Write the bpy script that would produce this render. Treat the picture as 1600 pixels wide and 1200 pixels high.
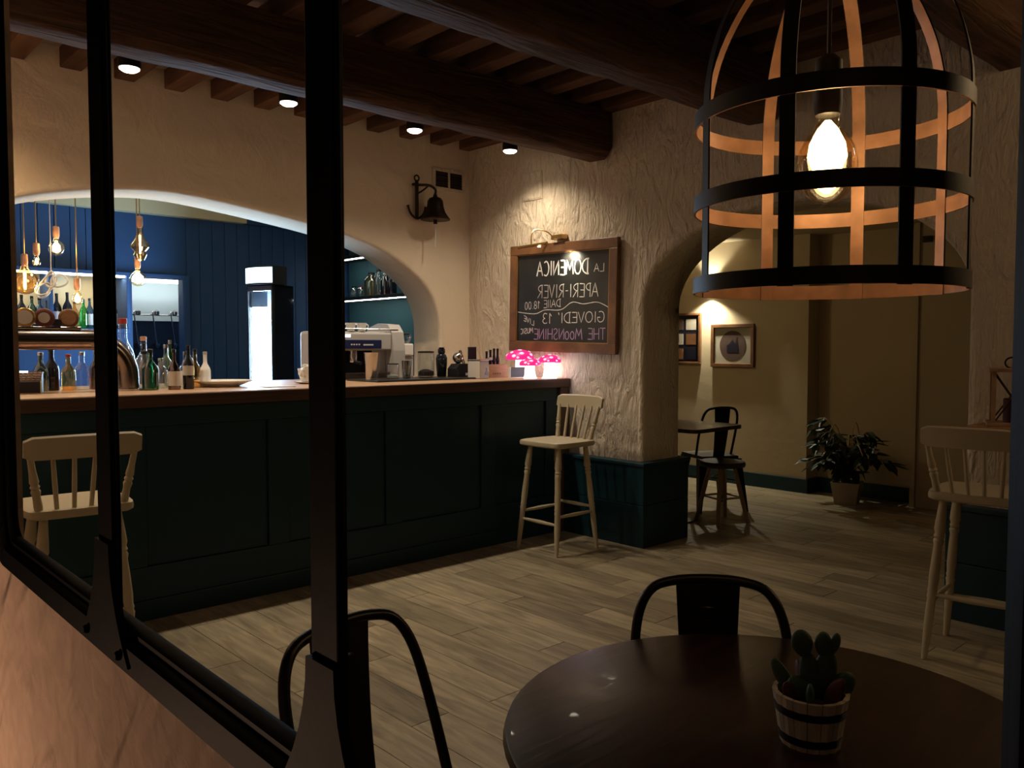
import bpy, bmesh, math, random
from mathutils import Vector, Matrix
random.seed(7)
for o in list(bpy.data.objects): bpy.data.objects.remove(o)
S = bpy.context.scene
COL = S.collection
PI = math.pi
R = math.radians

# ------------------------------------------------------------------ camera, world, light, exposure
cam = bpy.data.cameras.new('camera'); cam.sensor_width = 36; cam.lens = 1290/1600*36; cam.clip_start = 0.02
cob = bpy.data.objects.new('camera', cam); COL.objects.link(cob); S.camera = cob
cob.location = (0, 0, 1.35)
cob.rotation_euler = (R(90-2.663), 0, R(47.372-90))
S.view_settings.view_transform = 'Standard'; S.view_settings.look = 'None'
S.view_settings.gamma = 1; S.view_settings.use_curve_mapping = False
S.view_settings.exposure = 0.0
w = bpy.data.worlds.new('world'); S.world = w; w.use_nodes = True
w.node_tree.nodes['Background'].inputs[0].default_value = (1.0, .8, .6, 1)
w.node_tree.nodes['Background'].inputs[1].default_value = 0.004
WARM = (1.0, .62, .30); SOFT = (1.0, .78, .50); COOL = (.42, .68, 1.0)

def light(name, kind, loc, energy, color=SOFT, size=.04, target=None, cone=90, blend=.6, sx=None, sy=None):
    l = bpy.data.lights.new(name, kind); l.energy = energy; l.color = color
    if kind == 'POINT': l.shadow_soft_size = size
    if kind == 'SPOT': l.shadow_soft_size = size; l.spot_size = R(cone); l.spot_blend = blend
    if kind == 'AREA': l.shape = 'RECTANGLE'; l.size = sx; l.size_y = sy
    o = bpy.data.objects.new(name, l); COL.objects.link(o); o.location = loc
    if target is not None:
        o.rotation_euler = (Vector(target)-Vector(loc)).to_track_quat('-Z', 'Y').to_euler()
    return o

# unseen fill lights, and the next spot of the bar row beyond the left edge
light('near_wall_fill', 'POINT', (-.434, 1.82, .34), 14.0, (1, .62, .40), .045)  # unseen fill added low down to brighten the near plaster wall
light('left_fill', 'POINT', (.45, 2.6, 2.35), 2.0, (1, .66, .34), .10)  # weak warm fill added out of view on the left
light('spot_source_left', 'SPOT', (.57, 4.75, 2.712), 42, (1, .68, .38), .03, (.57, 4.95, 0), 150, .8)
light('right_wall_fill', 'POINT', (3.98, -.40, 2.55), 19.0, (1, .70, .38), .10)  # unseen fill added high up to graze the right wall and pier
light('next_room_fill', 'POINT', (5.15, 4.7, 2.05), 8.0, (1, .78, .45), .10)  # fill added behind the pillar to lift the next room's walls

# ------------------------------------------------------------------ materials
MATS = {}
def mat(name, col, rough=.6, metal=0., spec=.5, emit=None, es=0., coat=0.):
    if name in MATS: return MATS[name]
    m = bpy.data.materials.new(name); m.use_nodes = True
    b = m.node_tree.nodes['Principled BSDF']
    b.inputs['Base Color'].default_value = (*col, 1); b.inputs['Roughness'].default_value = rough
    b.inputs['Metallic'].default_value = metal; b.inputs['Specular IOR Level'].default_value = spec
    b.inputs['Coat Weight'].default_value = coat
    if emit: b.inputs['Emission Color'].default_value = (*emit, 1); b.inputs['Emission Strength'].default_value = es
    MATS[name] = m; return m
def nodes(m): return m.node_tree.nodes, m.node_tree.links, m.node_tree.nodes['Principled BSDF']
def noise_bump(m, scale=30, strength=.2, dist=.01, detail=4, kind='FBM', stretch=(1, 1, 1), distort=0, colvar=0., rot=(0, 0, 0)):
    N, L, b = nodes(m)
    tc = N.new('ShaderNodeTexCoord'); mp = N.new('ShaderNodeMapping'); mp.inputs['Scale'].default_value = stretch
    n = N.new('ShaderNodeTexNoise'); n.noise_type = kind; n.inputs['Scale'].default_value = scale
    n.inputs['Detail'].default_value = detail; n.inputs['Distortion'].default_value = distort
    m0 = N.new('ShaderNodeMapping'); m0.inputs['Rotation'].default_value = rot
    L.new(tc.outputs['Object'], m0.inputs['Vector']); L.new(m0.outputs['Vector'], mp.inputs['Vector']); L.new(mp.outputs['Vector'], n.inputs['Vector'])
    bp = N.new('ShaderNodeBump'); bp.inputs['Strength'].default_value = strength; bp.inputs['Distance'].default_value = dist
    L.new(n.outputs['Fac'], bp.inputs['Height'])
    prev = b.inputs['Normal'].links
    if prev: L.new(prev[0].from_socket, bp.inputs['Normal'])
    L.new(bp.outputs['Normal'], b.inputs['Normal'])
    if colvar:
        c = b.inputs['Base Color'].default_value[:]
        r = N.new('ShaderNodeValToRGB')
        r.color_ramp.elements[0].position = .3; r.color_ramp.elements[1].position = .72
        r.color_ramp.elements[0].color = (*[x*(1-colvar) for x in c[:3]], 1)
        r.color_ramp.elements[1].color = (*[min(1, x*(1+colvar)) for x in c[:3]], 1)
        L.new(n.outputs['Fac'], r.inputs['Fac']); L.new(r.outputs['Color'], b.inputs['Base Color'])
    return m
def rand_var(m, amt=.3, grain=(40, 1.2, 40), gs=3.0, gamt=.35):
    """per-piece colour variation plus a stretched grain"""
    N, L, b = nodes(m); c = b.inputs['Base Color'].default_value[:3]
    oi = N.new('ShaderNodeObjectInfo'); tc = N.new('ShaderNodeTexCoord')
    mu = N.new('ShaderNodeMath'); mu.operation = 'MULTIPLY'; mu.inputs[1].default_value = 37.0
    L.new(oi.outputs['Random'], mu.inputs[0])
    ad = N.new('ShaderNodeVectorMath'); ad.operation = 'ADD'
    L.new(tc.outputs['Object'], ad.inputs[0]); L.new(mu.outputs[0], ad.inputs[1])
    mp = N.new('ShaderNodeMapping'); mp.inputs['Scale'].default_value = grain
    L.new(ad.outputs[0], mp.inputs['Vector'])
    n = N.new('ShaderNodeTexNoise'); n.inputs['Scale'].default_value = gs; n.inputs['Detail'].default_value = 5
    n.inputs['Distortion'].default_value = .8
    L.new(mp.outputs['Vector'], n.inputs['Vector'])
    mr = N.new('ShaderNodeMapRange'); mr.inputs[1].default_value = .25; mr.inputs[2].default_value = .75
    mr.inputs[3].default_value = 1-gamt; mr.inputs[4].default_value = 1+gamt
    L.new(n.outputs['Fac'], mr.inputs[0])
    mr2 = N.new('ShaderNodeMapRange'); mr2.inputs[3].default_value = 1-amt; mr2.inputs[4].default_value = 1+amt
    L.new(oi.outputs['Random'], mr2.inputs[0])
    k = N.new('ShaderNodeMath'); k.operation = 'MULTIPLY'; L.new(mr.outputs[0], k.inputs[0]); L.new(mr2.outputs[0], k.inputs[1])
    vm = N.new('ShaderNodeVectorMath'); vm.operation = 'SCALE'; vm.inputs[0].default_value = c
    L.new(k.outputs[0], vm.inputs['Scale']); L.new(vm.outputs[0], b.inputs['Base Color'])
    bp = N.new('ShaderNodeBump'); bp.inputs['Strength'].default_value = .15; bp.inputs['Distance'].default_value = .004
    L.new(n.outputs['Fac'], bp.inputs['Height']); L.new(bp.outputs['Normal'], b.inputs['Normal'])
    return m
def glassy(name, tint=(1, 1, 1), gloss=.08, rough=.03):
    if name in MATS: return MATS[name]
    m = bpy.data.materials.new(name); m.use_nodes = True
    N, L = m.node_tree.nodes, m.node_tree.links; N.remove(N['Principled BSDF'])
    t = N.new('ShaderNodeBsdfTransparent'); t.inputs[0].default_value = (*tint, 1)
    g = N.new('ShaderNodeBsdfGlossy'); g.inputs['Roughness'].default_value = rough
    lw = N.new('ShaderNodeLayerWeight'); lw.inputs[0].default_value = .35
    mr = N.new('ShaderNodeMapRange'); mr.inputs[3].default_value = gloss; mr.inputs[4].default_value = min(.75, gloss+.5)
    L.new(lw.outputs['Facing'], mr.inputs[0])
    mx = N.new('ShaderNodeMixShader'); L.new(mr.outputs[0], mx.inputs[0]); L.new(t.outputs[0], mx.inputs[1]); L.new(g.outputs[0], mx.inputs[2])
    L.new(mx.outputs[0], N['Material Output'].inputs[0]); MATS[name] = m; return m
def pane_mat(name):
    m = bpy.data.materials.new(name); m.use_nodes = True
    N, L = m.node_tree.nodes, m.node_tree.links; N.remove(N['Principled BSDF'])
    t = N.new('ShaderNodeBsdfTransparent'); g = N.new('ShaderNodeBsdfGlossy'); g.inputs['Roughness'].default_value = .01
    mx = N.new('ShaderNodeMixShader'); mx.inputs[0].default_value = .004
    L.new(t.outputs[0], mx.inputs[1]); L.new(g.outputs[0], mx.inputs[2]); L.new(mx.outputs[0], N['Material Output'].inputs[0])
    MATS[name] = m; return m

plaster = mat('plaster_cream', (.66, .56, .42), .85, spec=.2)
noise_bump(plaster, 4.5, .8, .045, 6, 'FBM', (1, 1.3, .7), 2.2)
noise_bump(plaster, 16, .9, .022, 6, 'FBM', (1.6, 1.6, .45), 2.0)
plaster_near = mat('plaster_near', (.70, .52, .40), .9, spec=.15)
noise_bump(plaster_near, 22, .6, .006, 6, 'FBM', (1, 1, 1), .6, .09); noise_bump(plaster_near, 9, 1.0, .028, 3, 'RIDGED_MULTIFRACTAL', (1, 1.5, .45), .8, 0, (R(-40), 0, 0))
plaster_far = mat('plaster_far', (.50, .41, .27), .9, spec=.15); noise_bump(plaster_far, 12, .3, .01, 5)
cream_paint = mat('cream_paint', (.66, .58, .36), .8)
noise_bump(cream_paint, 14, .3, .01, 5)
plaster_s = mat('plaster_smooth', (.66, .56, .42), .85, spec=.2)
noise_bump(plaster_s, 3.0, .5, .03, 5, 'FBM', (1, 1, 1), 1.5); noise_bump(plaster_s, 30, .35, .007, 5, 'FBM', (1, 1, .8), 1.0)
green = mat('green_paint', (.006, .034, .046), .42, spec=.35); noise_bump(green, 18, .05, .004, 4, stretch=(1, 1, .2))
blue = mat('blue_paint', (.030, .085, .21), .5, spec=.35); noise_bump(blue, 18, .08, .004, 4, stretch=(1, 1, .1))
teal = mat('teal_paint', (.045, .13, .15), .6, spec=.3); noise_bump(teal, 20, .05, .004)
plankm = rand_var(mat('plank_oak', (.31, .255, .165), .42, spec=.4), .26, (9, 1.1, 9), 3.0, .45)
grout = mat('floor_joint', (.10, .08, .055), .9); noise_bump(grout, 50, .1)
beamm = mat('beam_wood', (.085, .042, .022), .75, spec=.25)
noise_bump(beamm, 6, .8, .03, 6, 'FBM', (.35, 4, 4), 1.2, .45)
joistm = rand_var(mat('joist_wood', (.10, .05, .026), .75, spec=.25), .3, (8, 1, 8), 3, .4)
tilem = rand_var(mat('ceiling_tile', (.30, .23, .20), .8, spec=.2), .25, (6, 6, 6), 3, .25)
iron = mat('black_iron', (.0045, .0045, .006), .60, .0, .12); noise_bump(iron, 45, .2, .002, 4)
blackmetal = mat('black_metal', (.020, .017, .016), .35, .6, .5); noise_bump(blackmetal, 60, .05, .002)
bandblack = mat('band_black', (.018, .016, .013), .5, .3); noise_bump(bandblack, 60, .1, .002)
copper = mat('copper', (.60, .32, .20), .45, .35); noise_bump(copper, 22, .25, .003, 4, colvar=.25)
stoolm = mat('cream_stool', (.50, .43, .29), .5, spec=.4); noise_bump(stoolm, 30, .08, .003)
tablem = mat('table_wood', (.034, .012, .007), .30, spec=.5, coat=.1); noise_bump(tablem, 5, .15, .004, 6, 'FBM', (1, 8, 1), 1.0, .45)
woodtop = mat('worktop_wood', (.42, .26, .15), .45); noise_bump(woodtop, 7, .15, .003, 6, 'FBM', (1, 9, 9), .8, .25)
chalk = mat('chalk', (.80, .79, .74), .95); noise_bump(chalk, 200, .6, .002)
chalk_purple = mat('chalk_purple', (.50, .36, .58), .95); noise_bump(chalk_purple, 200, .6, .002)
board = mat('blackboard', (.016, .017, .016), .32, spec=.5); noise_bump(board, 7, .05, .003, 6, colvar=.3)
framew = mat('frame_wood', (.17, .075, .03), .40); noise_bump(framew, 7, .2, .004, 6, 'FBM', (6, 1, 1), .6, .35)
brass = mat('brass', (.45, .28, .10), .32, .9); noise_bump(brass, 60, .04, .002)
steel = mat('steel', (.60, .57, .55), .20, 1.0); noise_bump(steel, 80, .02, .001)
darksteel = mat('dark_steel', (.30, .25, .23), .20, 1.0); noise_bump(darksteel, 80, .02, .001)
white = mat('white_china', (.78, .76, .72), .25); noise_bump(white, 60, .02, .001)
greyp = mat('grey_plastic', (.42, .40, .38), .4); noise_bump(greyp, 60, .03, .001)
blackp = mat('black_plastic', (.012, .012, .014), .35); noise_bump(blackp, 60, .04, .001)
bronze = mat('bell_bronze', (.035, .022, .014), .45, .8); noise_bump(bronze, 40, .15, .002)
leafm = mat('leaf', (.014, .034, .012), .45); noise_bump(leafm, 30, .1, .003)
cactm = mat('cactus', (.055, .105, .060), .6); noise_bump(cactm, 90, .5, .003)
cactm2 = mat('succulent', (.10, .028, .030), .55); noise_bump(cactm2, 40, .2, .003)
soil = mat('soil', (.03, .018, .012), .95); noise_bump(soil, 60, .6, .01)
terracotta_w = mat('pale_pot', (.42, .34, .24), .7); noise_bump(terracotta_w, 40, .1, .003)
stave = mat('stave_white', (.62, .54, .42), .7); noise_bump(stave, 20, .2, .003, 4, 'FBM', (4, 4, .5), 0, .2)
navy = mat('navy_band', (.012, .010, .020), .4); noise_bump(navy, 60, .05)
paper = mat('paper', (.62, .59, .53), .9); noise_bump(paper, 40, .03, .001)
woodlight = mat('wood_light', (.46, .25, .13), .6); noise_bump(woodlight, 10, .15, .003, 5, 'FBM', (1, 8, 8), .5, .2)
lantern_wood = mat('lantern_wood', (.40, .24, .13), .6); noise_bump(lantern_wood, 16, .1, .003, colvar=.2)
legwood = mat('leg_wood', (.42, .30, .16), .55); noise_bump(legwood, 12, .1, .003, 5, 'FBM', (6, 6, 1), .4, .2)
red_liq = mat('red_bits', (.30, .03, .02), .4); noise_bump(red_liq, 40, .05)
clear = glassy('clear_glass', (.90, .93, .93), .10)
amberg = glassy('amber_glass', (.95, .66, .30), .12)
bulbg = glassy('bulb_glass', (1.0, .90, .70), .03)
greeng = glassy('green_glass', (.10, .35, .20), .15)
brightgreen = glassy('bright_green_glass', (.15, .75, .22), .15)
browng = glassy('brown_glass', (.30, .11, .07), .15)
blueg = glassy('blue_glass', (.18, .42, .75), .15)
darkg = mat('dark_glass', (.012, .013, .020), .08, spec=.6); noise_bump(darkg, 60, .01, .001)
def emit_mat(name, col, s):
    m = mat(name, (.8, .8, .8), .5, emit=col, es=s); noise_bump(m, 40, .01, .001); return m
fil = emit_mat('filament', (1, .70, .30), 40)
fil_cage = emit_mat('filament_cage', (1, .74, .40), 18)
glow_bulb = emit_mat('glow_bulb', (1, .72, .36), 7)
led_warm = emit_mat('led_warm', (1, .88, .70), 9)
led_neutral = emit_mat('led_neutral', (1, .95, .86), 10)
led_cool = emit_mat('led_cool', (.62, .84, 1), 34)
sign_cool = emit_mat('sign_cool', (.66, .92, 1), 2.6)
fridge_in = mat('fridge_lining', (.75, .82, .86), .5); noise_bump(fridge_in, 40, .01, .001)
spot_disc = emit_mat('spot_disc', (1, .88, .66), 14)
mush_stem = emit_mat('mushroom_stem', (.96, .96, 1), 3.0)
mush_cap = mat('mushroom_cap', (.45, .01, .06), .4, emit=(1, .02, .30), es=.75); noise_bump(mush_cap, 40, .01, .001)
mush_dot = mat('mushroom_dot', (.6, .5, .55), .5, emit=(1, .62, .85), es=.8); noise_bump(mush_dot, 40, .01, .001)
kitchen_lamp = emit_mat('kitchen_lamp', (.85, .97, 1), 9)
pane = pane_mat('mirror_pane')

# ------------------------------------------------------------------ mesh helpers
def finish(name, bm, m, parent=None, smooth=False, loc=None):
    bmesh.ops.recalc_face_normals(bm, faces=bm.faces)
    me = bpy.data.meshes.new(name); bm.to_mesh(me); bm.free()
    for mm in (m if isinstance(m, (list, tuple)) else [m]): me.materials.append(mm)
    if smooth:
        for p in me.polygons: p.use_smooth = True
        try: me.set_sharp_from_angle(angle=R(42))
        except Exception: pass
    o = bpy.data.objects.new(name, me); COL.objects.link(o)
    if parent: o.parent = parent
    if loc: o.location = loc
    return o
def box(bm, x0, x1, y0, y1, z0, z1, mi=0, bev=0):
    vs = [bm.verts.new((x, y, z)) for z in (z0, z1) for y in (y0, y1) for x in (x0, x1)]
    fs = [bm.faces.new([vs[i] for i in q]) for q in ((0, 1, 3, 2), (4, 6, 7, 5), (0, 4, 5, 1), (2, 3, 7, 6), (0, 2, 6, 4), (1, 5, 7, 3))]
    for f in fs: f.material_index = mi
    if bev:
        es = list({e for f in fs for e in f.edges})
        r = bmesh.ops.bevel(bm, geom=es, offset=bev, segments=2, profile=.5, affect='EDGES')
        for f in r['faces']: f.material_index = mi
def bxo(name, b6, m, parent=None, bev=0, loc=None):
    bm = bmesh.new(); box(bm, *b6, bev=bev); return finish(name, bm, m, parent, loc=loc)
def lathe(bm, prof, n=20, c=(0, 0, 0), mi=0, capb=True, capt=True):
    rings = []
    for r, z in prof:
        rings.append([bm.verts.new((c[0]+r*math.cos(2*PI*i/n), c[1]+r*math.sin(2*PI*i/n), c[2]+z)) for i in range(n)])
    for a, b in zip(rings, rings[1:]):
        for i in range(n):
            f = bm.faces.new((a[i], a[(i+1) % n], b[(i+1) % n], b[i])); f.material_index = mi
    if capb: bm.faces.new(rings[0][::-1]).material_index = mi
    if capt: bm.faces.new(rings[-1]).material_index = mi
def lo(name, prof, m, parent=None, n=20, c=(0, 0, 0), capb=True, capt=True):
    bm = bmesh.new(); lathe(bm, prof, n, c, 0, capb, capt); return finish(name, bm, m, parent, True)
def tube(bm, pts, r, n=8, mi=0, cap=True, closed=False):
    pts = [Vector(p) for p in pts]; N = len(pts)
    rr = r if isinstance(r, (list, tuple)) else [r]*N
    rings = []; up = None
    for i, p in enumerate(pts):
        if closed: d = (pts[(i+1) % N]-pts[i-1])
        else: d = pts[min(i+1, N-1)]-pts[max(i-1, 0)]
        d.normalize()
        if up is None:
            up = Vector((0, 0, 1)) if abs(d.z) < .9 else Vector((1, 0, 0))
        s = d.cross(up); s.normalize(); up = s.cross(d); up.normalize()
        rings.append([bm.verts.new(p+rr[i]*(math.cos(2*PI*k/n)*s+math.sin(2*PI*k/n)*up)) for k in range(n)])
    pairs = list(zip(rings, rings[1:]))+([(rings[-1], rings[0])] if closed else [])
    for a, b in pairs:
        for k in range(n): bm.faces.new((a[k], a[(k+1) % n], b[(k+1) % n], b[k])).material_index = mi
    if cap and not closed:
        bm.faces.new(rings[0][::-1]).material_index = mi; bm.faces.new(rings[-1]).material_index = mi
def tubo(name, pts, r, m, parent=None, n=8, closed=False):
    bm = bmesh.new(); tube(bm, pts, r, n, closed=closed); return finish(name, bm, m, parent, True)
def spline(pts, k=6, closed=False):
    out = []; N = len(pts)
    rng = range(N) if closed else range(N-1)
    for i in rng:
        g = (lambda j: pts[j % N]) if closed else (lambda j: pts[max(0, min(N-1, j))])
        p0, p1, p2, p3 = [Vector(g(j)) for j in (i-1, i, i+1, i+2)]
        for s in range(k):
            t = s/k
            out.append(.5*((2*p1)+(-p0+p2)*t+(2*p0-5*p1+4*p2-p3)*t*t+(-p0+3*p1-3*p2+p3)*t**3))
    if not closed: out.append(Vector(pts[-1]))
    return out
def prism(bm, poly, d0, d1, fn, mi=0):
    """extrude a 2D polygon between depths d0 and d1; fn(u, v, d) -> xyz"""
    a = [bm.verts.new(fn(u, v, d0)) for u, v in poly]; b = [bm.verts.new(fn(u, v, d1)) for u, v in poly]
    n = len(poly)
    bm.faces.new(a[::-1]).material_index = mi; bm.faces.new(b).material_index = mi
    for i in range(n): bm.faces.new((a[i], a[(i+1) % n], b[(i+1) % n], b[i])).material_index = mi
def thing(name, label, cat, loc=(0, 0, 0), rotz=0, group=None):
    o = bpy.data.objects.new(name, None); COL.objects.link(o); o.location = loc; o.rotation_euler = (0, 0, rotz)
    o.empty_display_size = .05
    return tag(o, label, cat, group)
def tag(o, label, cat, group=None):
    o['label'] = label; o['category'] = cat
    if group: o['group'] = group
    return o
def struct(o, label=None):
    o['kind'] = 'structure'
    if label: o['label'] = label
    return o
def dup(root, loc, rotz, label, group=None):
    r = root.copy(); COL.objects.link(r); r.location = loc; r.rotation_euler = (0, 0, rotz); r['label'] = label
    if group: r['group'] = group
    for ch in list(root.children):
        c = ch.copy(); COL.objects.link(c); c.parent = r
        for g in list(ch.children):
            d = g.copy(); COL.objects.link(d); d.parent = c
    return r
def copies(name, src, parent, locs):
    for l in locs:
        c = src.copy(); c.name = name; COL.objects.link(c); c.parent = parent; c.location = l

# ------------------------------------------------------------------ the setting
# floor with planks running away from the bar
fl = struct(bxo('floor', (-1.0, 7.6, -1.2, 8.9, -.10, -.012), grout), 'pale oak plank floor')
PW, PL = .168, 1.02
pm = bmesh.new(); box(pm, -.5*PW+.0015, .5*PW-.0015, -.5*PL+.002, .5*PL-.002, -.012, 0)
src = finish('plank', pm, plankm, fl); first = True
x = .42; row = 0
while x < 7.35:
    ya, yb = (.35, 4.25) if x < 4.9 else (1.3, 5.3)
    off = random.uniform(0, PL); y = ya-off+.5*PL
    while y-.5*PL < yb:
        if y+.5*PL > ya:
            if first: src.location = (x, y, 0); first = False
            else: copies('plank', src, fl, [(x, y, 0)])
        y += PL
    x += PW; row += 1

def arch_wall(name, cont, amin, amax, z0, ztop, d0, d1, fn, m, e=.03):
    """wall with an opening; cont = contour (a, z) from the first foot over the top to the last foot; fn(a, z, d)"""
    bm = bmesh.new(); n = len(cont)
    nor = []
    for i in range(n):
        p, q = cont[max(i-1, 0)], cont[min(i+1, n-1)]
        t = Vector((q[0]-p[0], q[1]-p[1])).normalized(); nor.append(Vector((-t.y, t.x)))
    def ring(off, d): return [bm.verts.new(fn(c[0]+k.x*off, c[1]+k.y*off, d)) for c, k in zip(cont, nor)]
    sg = 1 if d1 > d0 else -1
    rings = [ring(e, d0), ring(e*.55, d0+sg*e*.10), ring(e*.28, d0+sg*e*.28), ring(e*.10, d0+sg*e*.55), ring(0, d0+sg*e), ring(0, d1)]
    for a, b in zip(rings, rings[1:]):
        for i in range(n-1):
            f = bm.faces.new((a[i], a[i+1], b[i+1], b[i])); f.smooth = True
    for rg, d in ((rings[0], d0), (rings[-1], d1)):
        A = rg
        top = []
        for v, c, k in zip(rg, cont, nor):
            off = e if rg is rings[0] else 0
            top.append(bm.verts.new(fn(c[0]+k.x*off, ztop, d)))
        for i in range(n-1): bm.faces.new((A[i], A[i+1], top[i+1], top[i]))
        for side, i, lim in ((0, 0, amin), (1, n-1, amax)):
            off = e if rg is rings[0] else 0
            aa = cont[i][0]+nor[i].x*off
            v1 = bm.verts.new(fn(lim, z0, d)); v2 = bm.verts.new(fn(lim, ztop, d))
            bm.faces.new((A[i], top[i], v2, v1))
    for lim in (amin, amax):
        bm.faces.new([bm.verts.new(fn(lim, z, d)) for z, d in ((z0, d0), (ztop, d0), (ztop, d1), (z0, d1))])
    me = bpy.data.meshes.new(name); bmesh.ops.recalc_face_normals(bm, faces=bm.faces); bm.to_mesh(me); bm.free()
    me.materials.append(m); o = bpy.data.objects.new(name, me); COL.objects.link(o); return struct(o)

CT = 3.07
cont = spline([(.10, 0), (.10, 1.0), (.12, 1.40), (.25, 1.62), (.50, 1.86), (.80, 2.04), (1.053, 2.145), (1.30, 2.222), (1.64, 2.283),
               (1.95, 2.306), (2.30, 2.284), (2.90, 2.212), (3.217, 2.157), (3.53, 2.068), (3.75, 1.955), (3.90, 1.85), (4.00, 1.735), (4.055, 1.60), (4.072, 1.45), (4.072, 1.0), (4.072, 0)], 5)
cont = [(p[0], p[1]) for p in [(q.x, q.y) if len(q) > 1 else q for q in cont]]
arch_wall('wall_back', cont, -.7, 4.42, 0, CT, 5.28, 5.63, lambda a, z, d: (a, d, z), plaster_s)['label'] = 'cream plaster wall with a wide flat arch over the bar'
c2 = [(1.465, 0), (1.465, .8), (1.465, 1.35)]+[(2.465-1.0*math.cos(PI*t/40), 1.6+.58*math.sin(PI*t/40)) for t in range(0, 41)]+[(3.465, 1.35), (3.465, .8), (3.465, 0)]
arch_wall('wall_right', c2, -1.2, 5.30, 0, CT, 4.38, 4.775, lambda a, z, d: (d, a, z), plaster, .035)['label'] = 'rough trowelled cream plaster wall with a low arched passage'

# wainscot round the pillar and on the right pier: trims with separate boards
def wainscot(name, y0, y1, label, x1=4.80):
    t = bpy.data.objects.new(name, None); COL.objects.link(t); struct(t, label)
    for zz0, zz1 in ((0, .285), (.288, .545)):
        bm = bmesh.new(); box(bm, 4.315, x1+.02, y0, y1, zz0, zz1, bev=.004); finish('board', bm, green, t)
    bm = bmesh.new(); box(bm, 4.30, x1+.03, y0-.012, y1+.012, .545, .57, bev=.006); finish('cap_rail', bm, green, t)
    return t
wainscot('trim_1', 3.405, 4.12, 'dark green panelled wainscot round the foot of the pillar')
wainscot('trim_2', -.6, 1.525, 'dark green panelled wainscot at the foot of the right pier', 4.79)

# ceiling: tiles, joists, beams
ce = struct(bxo('ceiling', (.30, 4.5, -1.2, 5.4, CT+.05, CT+.10), beamm), 'old timber ceiling with tiles between joists')
JS = .293
jm = bmesh.new(); box(jm, -.058, .058, -3.25, 3.25, 2.94, 3.055, bev=.006)
jsrc = finish('joist', jm, joistm, ce); first = True
tm = bmesh.new(); box(tm, -.1445, .1445, -.150, .150, 3.055, 3.08, bev=.003)
tsrc = finish('tile', tm, tilem, ce); tf = True
for i in range(15):
    x = 4.335-JS*i
    if first: jsrc.location = (x, 2.05, 0); first = False
    else: copies('joist', jsrc, ce, [(x, 2.05, 0)])
    if i == 14: break
    for k in range(17):
        l = (x-JS/2, 5.15-.304*k, 0)
        if tf: tsrc.location = l; tf = False
        else: copies('tile', tsrc, ce, [l])
def beam(y0, y1, z0, z1, x0=.30, x1=4.36):
    bm = bmesh.new(); n = 26; rings = []
    c = .035
    prof = [(y0, z1), (y0-.005, z0+.07), (y0+c, z0+.012), (y0+c+.03, z0), (y1-c, z0+.004), (y1-.004, z0+.03), (y1, z1)]
    rnd = random.Random(int(y0*100))
    for i in range(n+1):
        x = x0+(x1-x0)*i/n
        rings.append([bm.verts.new((x, yy+rnd.uniform(-.006, .006), zz+rnd.uniform(-.005, .005))) for yy, zz in prof])
    for a, b in zip(rings, rings[1:]):
        for k in range(len(prof)): bm.faces.new((a[k], a[(k+1) % len(prof)], b[(k+1) % len(prof)], b[k]))
    bm.faces.new(rings[0]); bm.faces.new(rings[-1][::-1])
    return finish('beam', bm, beamm, ce, True)
beam(3.735, 3.965, 2.632, 2.945)
beam(2.46, 2.715, 2.635, 2.945)
beam(1.13, 1.38, 2.635, 2.945)

# room beyond the passage
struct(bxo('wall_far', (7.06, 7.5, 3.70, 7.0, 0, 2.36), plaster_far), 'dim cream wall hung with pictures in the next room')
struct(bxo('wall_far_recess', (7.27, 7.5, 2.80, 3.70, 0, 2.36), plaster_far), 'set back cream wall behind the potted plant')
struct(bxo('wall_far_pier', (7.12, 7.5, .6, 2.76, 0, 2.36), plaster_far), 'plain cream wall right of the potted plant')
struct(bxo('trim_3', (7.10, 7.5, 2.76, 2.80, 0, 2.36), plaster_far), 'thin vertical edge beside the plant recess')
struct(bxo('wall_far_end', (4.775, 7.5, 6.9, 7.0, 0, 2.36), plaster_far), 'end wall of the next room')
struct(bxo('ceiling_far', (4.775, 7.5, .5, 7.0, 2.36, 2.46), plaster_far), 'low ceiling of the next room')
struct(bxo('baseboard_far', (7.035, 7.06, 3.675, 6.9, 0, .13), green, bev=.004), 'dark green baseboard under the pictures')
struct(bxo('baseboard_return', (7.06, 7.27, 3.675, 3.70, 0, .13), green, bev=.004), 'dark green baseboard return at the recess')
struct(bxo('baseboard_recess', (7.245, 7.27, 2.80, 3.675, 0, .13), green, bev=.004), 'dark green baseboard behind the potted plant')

# back bar room
bk = struct(bxo('wall_bar_back', (.2, 2.40, 7.62, 7.7, 0, 2.51), blue), 'blue boarded wall behind the bar')
struct(bxo('wall_bar_back_upper', (.2, 3.50, 7.52, 7.7, 2.51, 3.0), cream_paint), 'cream plaster band above the blue boards')
wb = struct(bxo('wall_bar_back_side', (2.95, 4.70, 7.62, 7.7, 0, 2.51), blue), 'blue boarded wall behind the fridge')
struct(bxo('wall_bar_tall', (3.50, 4.70, 7.56, 7.7, 2.51, 3.0), blue), 'dark blue upper wall behind the fridge')
struct(bxo('wall_bar_back_lintel', (2.40, 2.95, 7.62, 7.7, 1.965, 2.51), blue), 'blue boards over the kitchen hatch')
struct(bxo('wall_bar_sill', (2.40, 2.95, 7.62, 7.7, 0, 1.0), blue), 'blue boards under the kitchen hatch')
bmb = bmesh.new(); box(bmb, 0, .117, 7.600, 7.620, 0, 2.51, bev=.004); bsrc = finish('board', bmb, blue, wb, loc=(2.955, 0, 0))
copies('board', bsrc, wb, [(2.955+.1205*i, 0, 0) for i in range(1, 14)])
bmb = bmesh.new(); box(bmb, 0, .117, 7.600, 7.620, 1.96, 2.51, bev=.004); bsrc = finish('board', bmb, blue, bk, loc=(.30, 0, 0))
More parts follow.
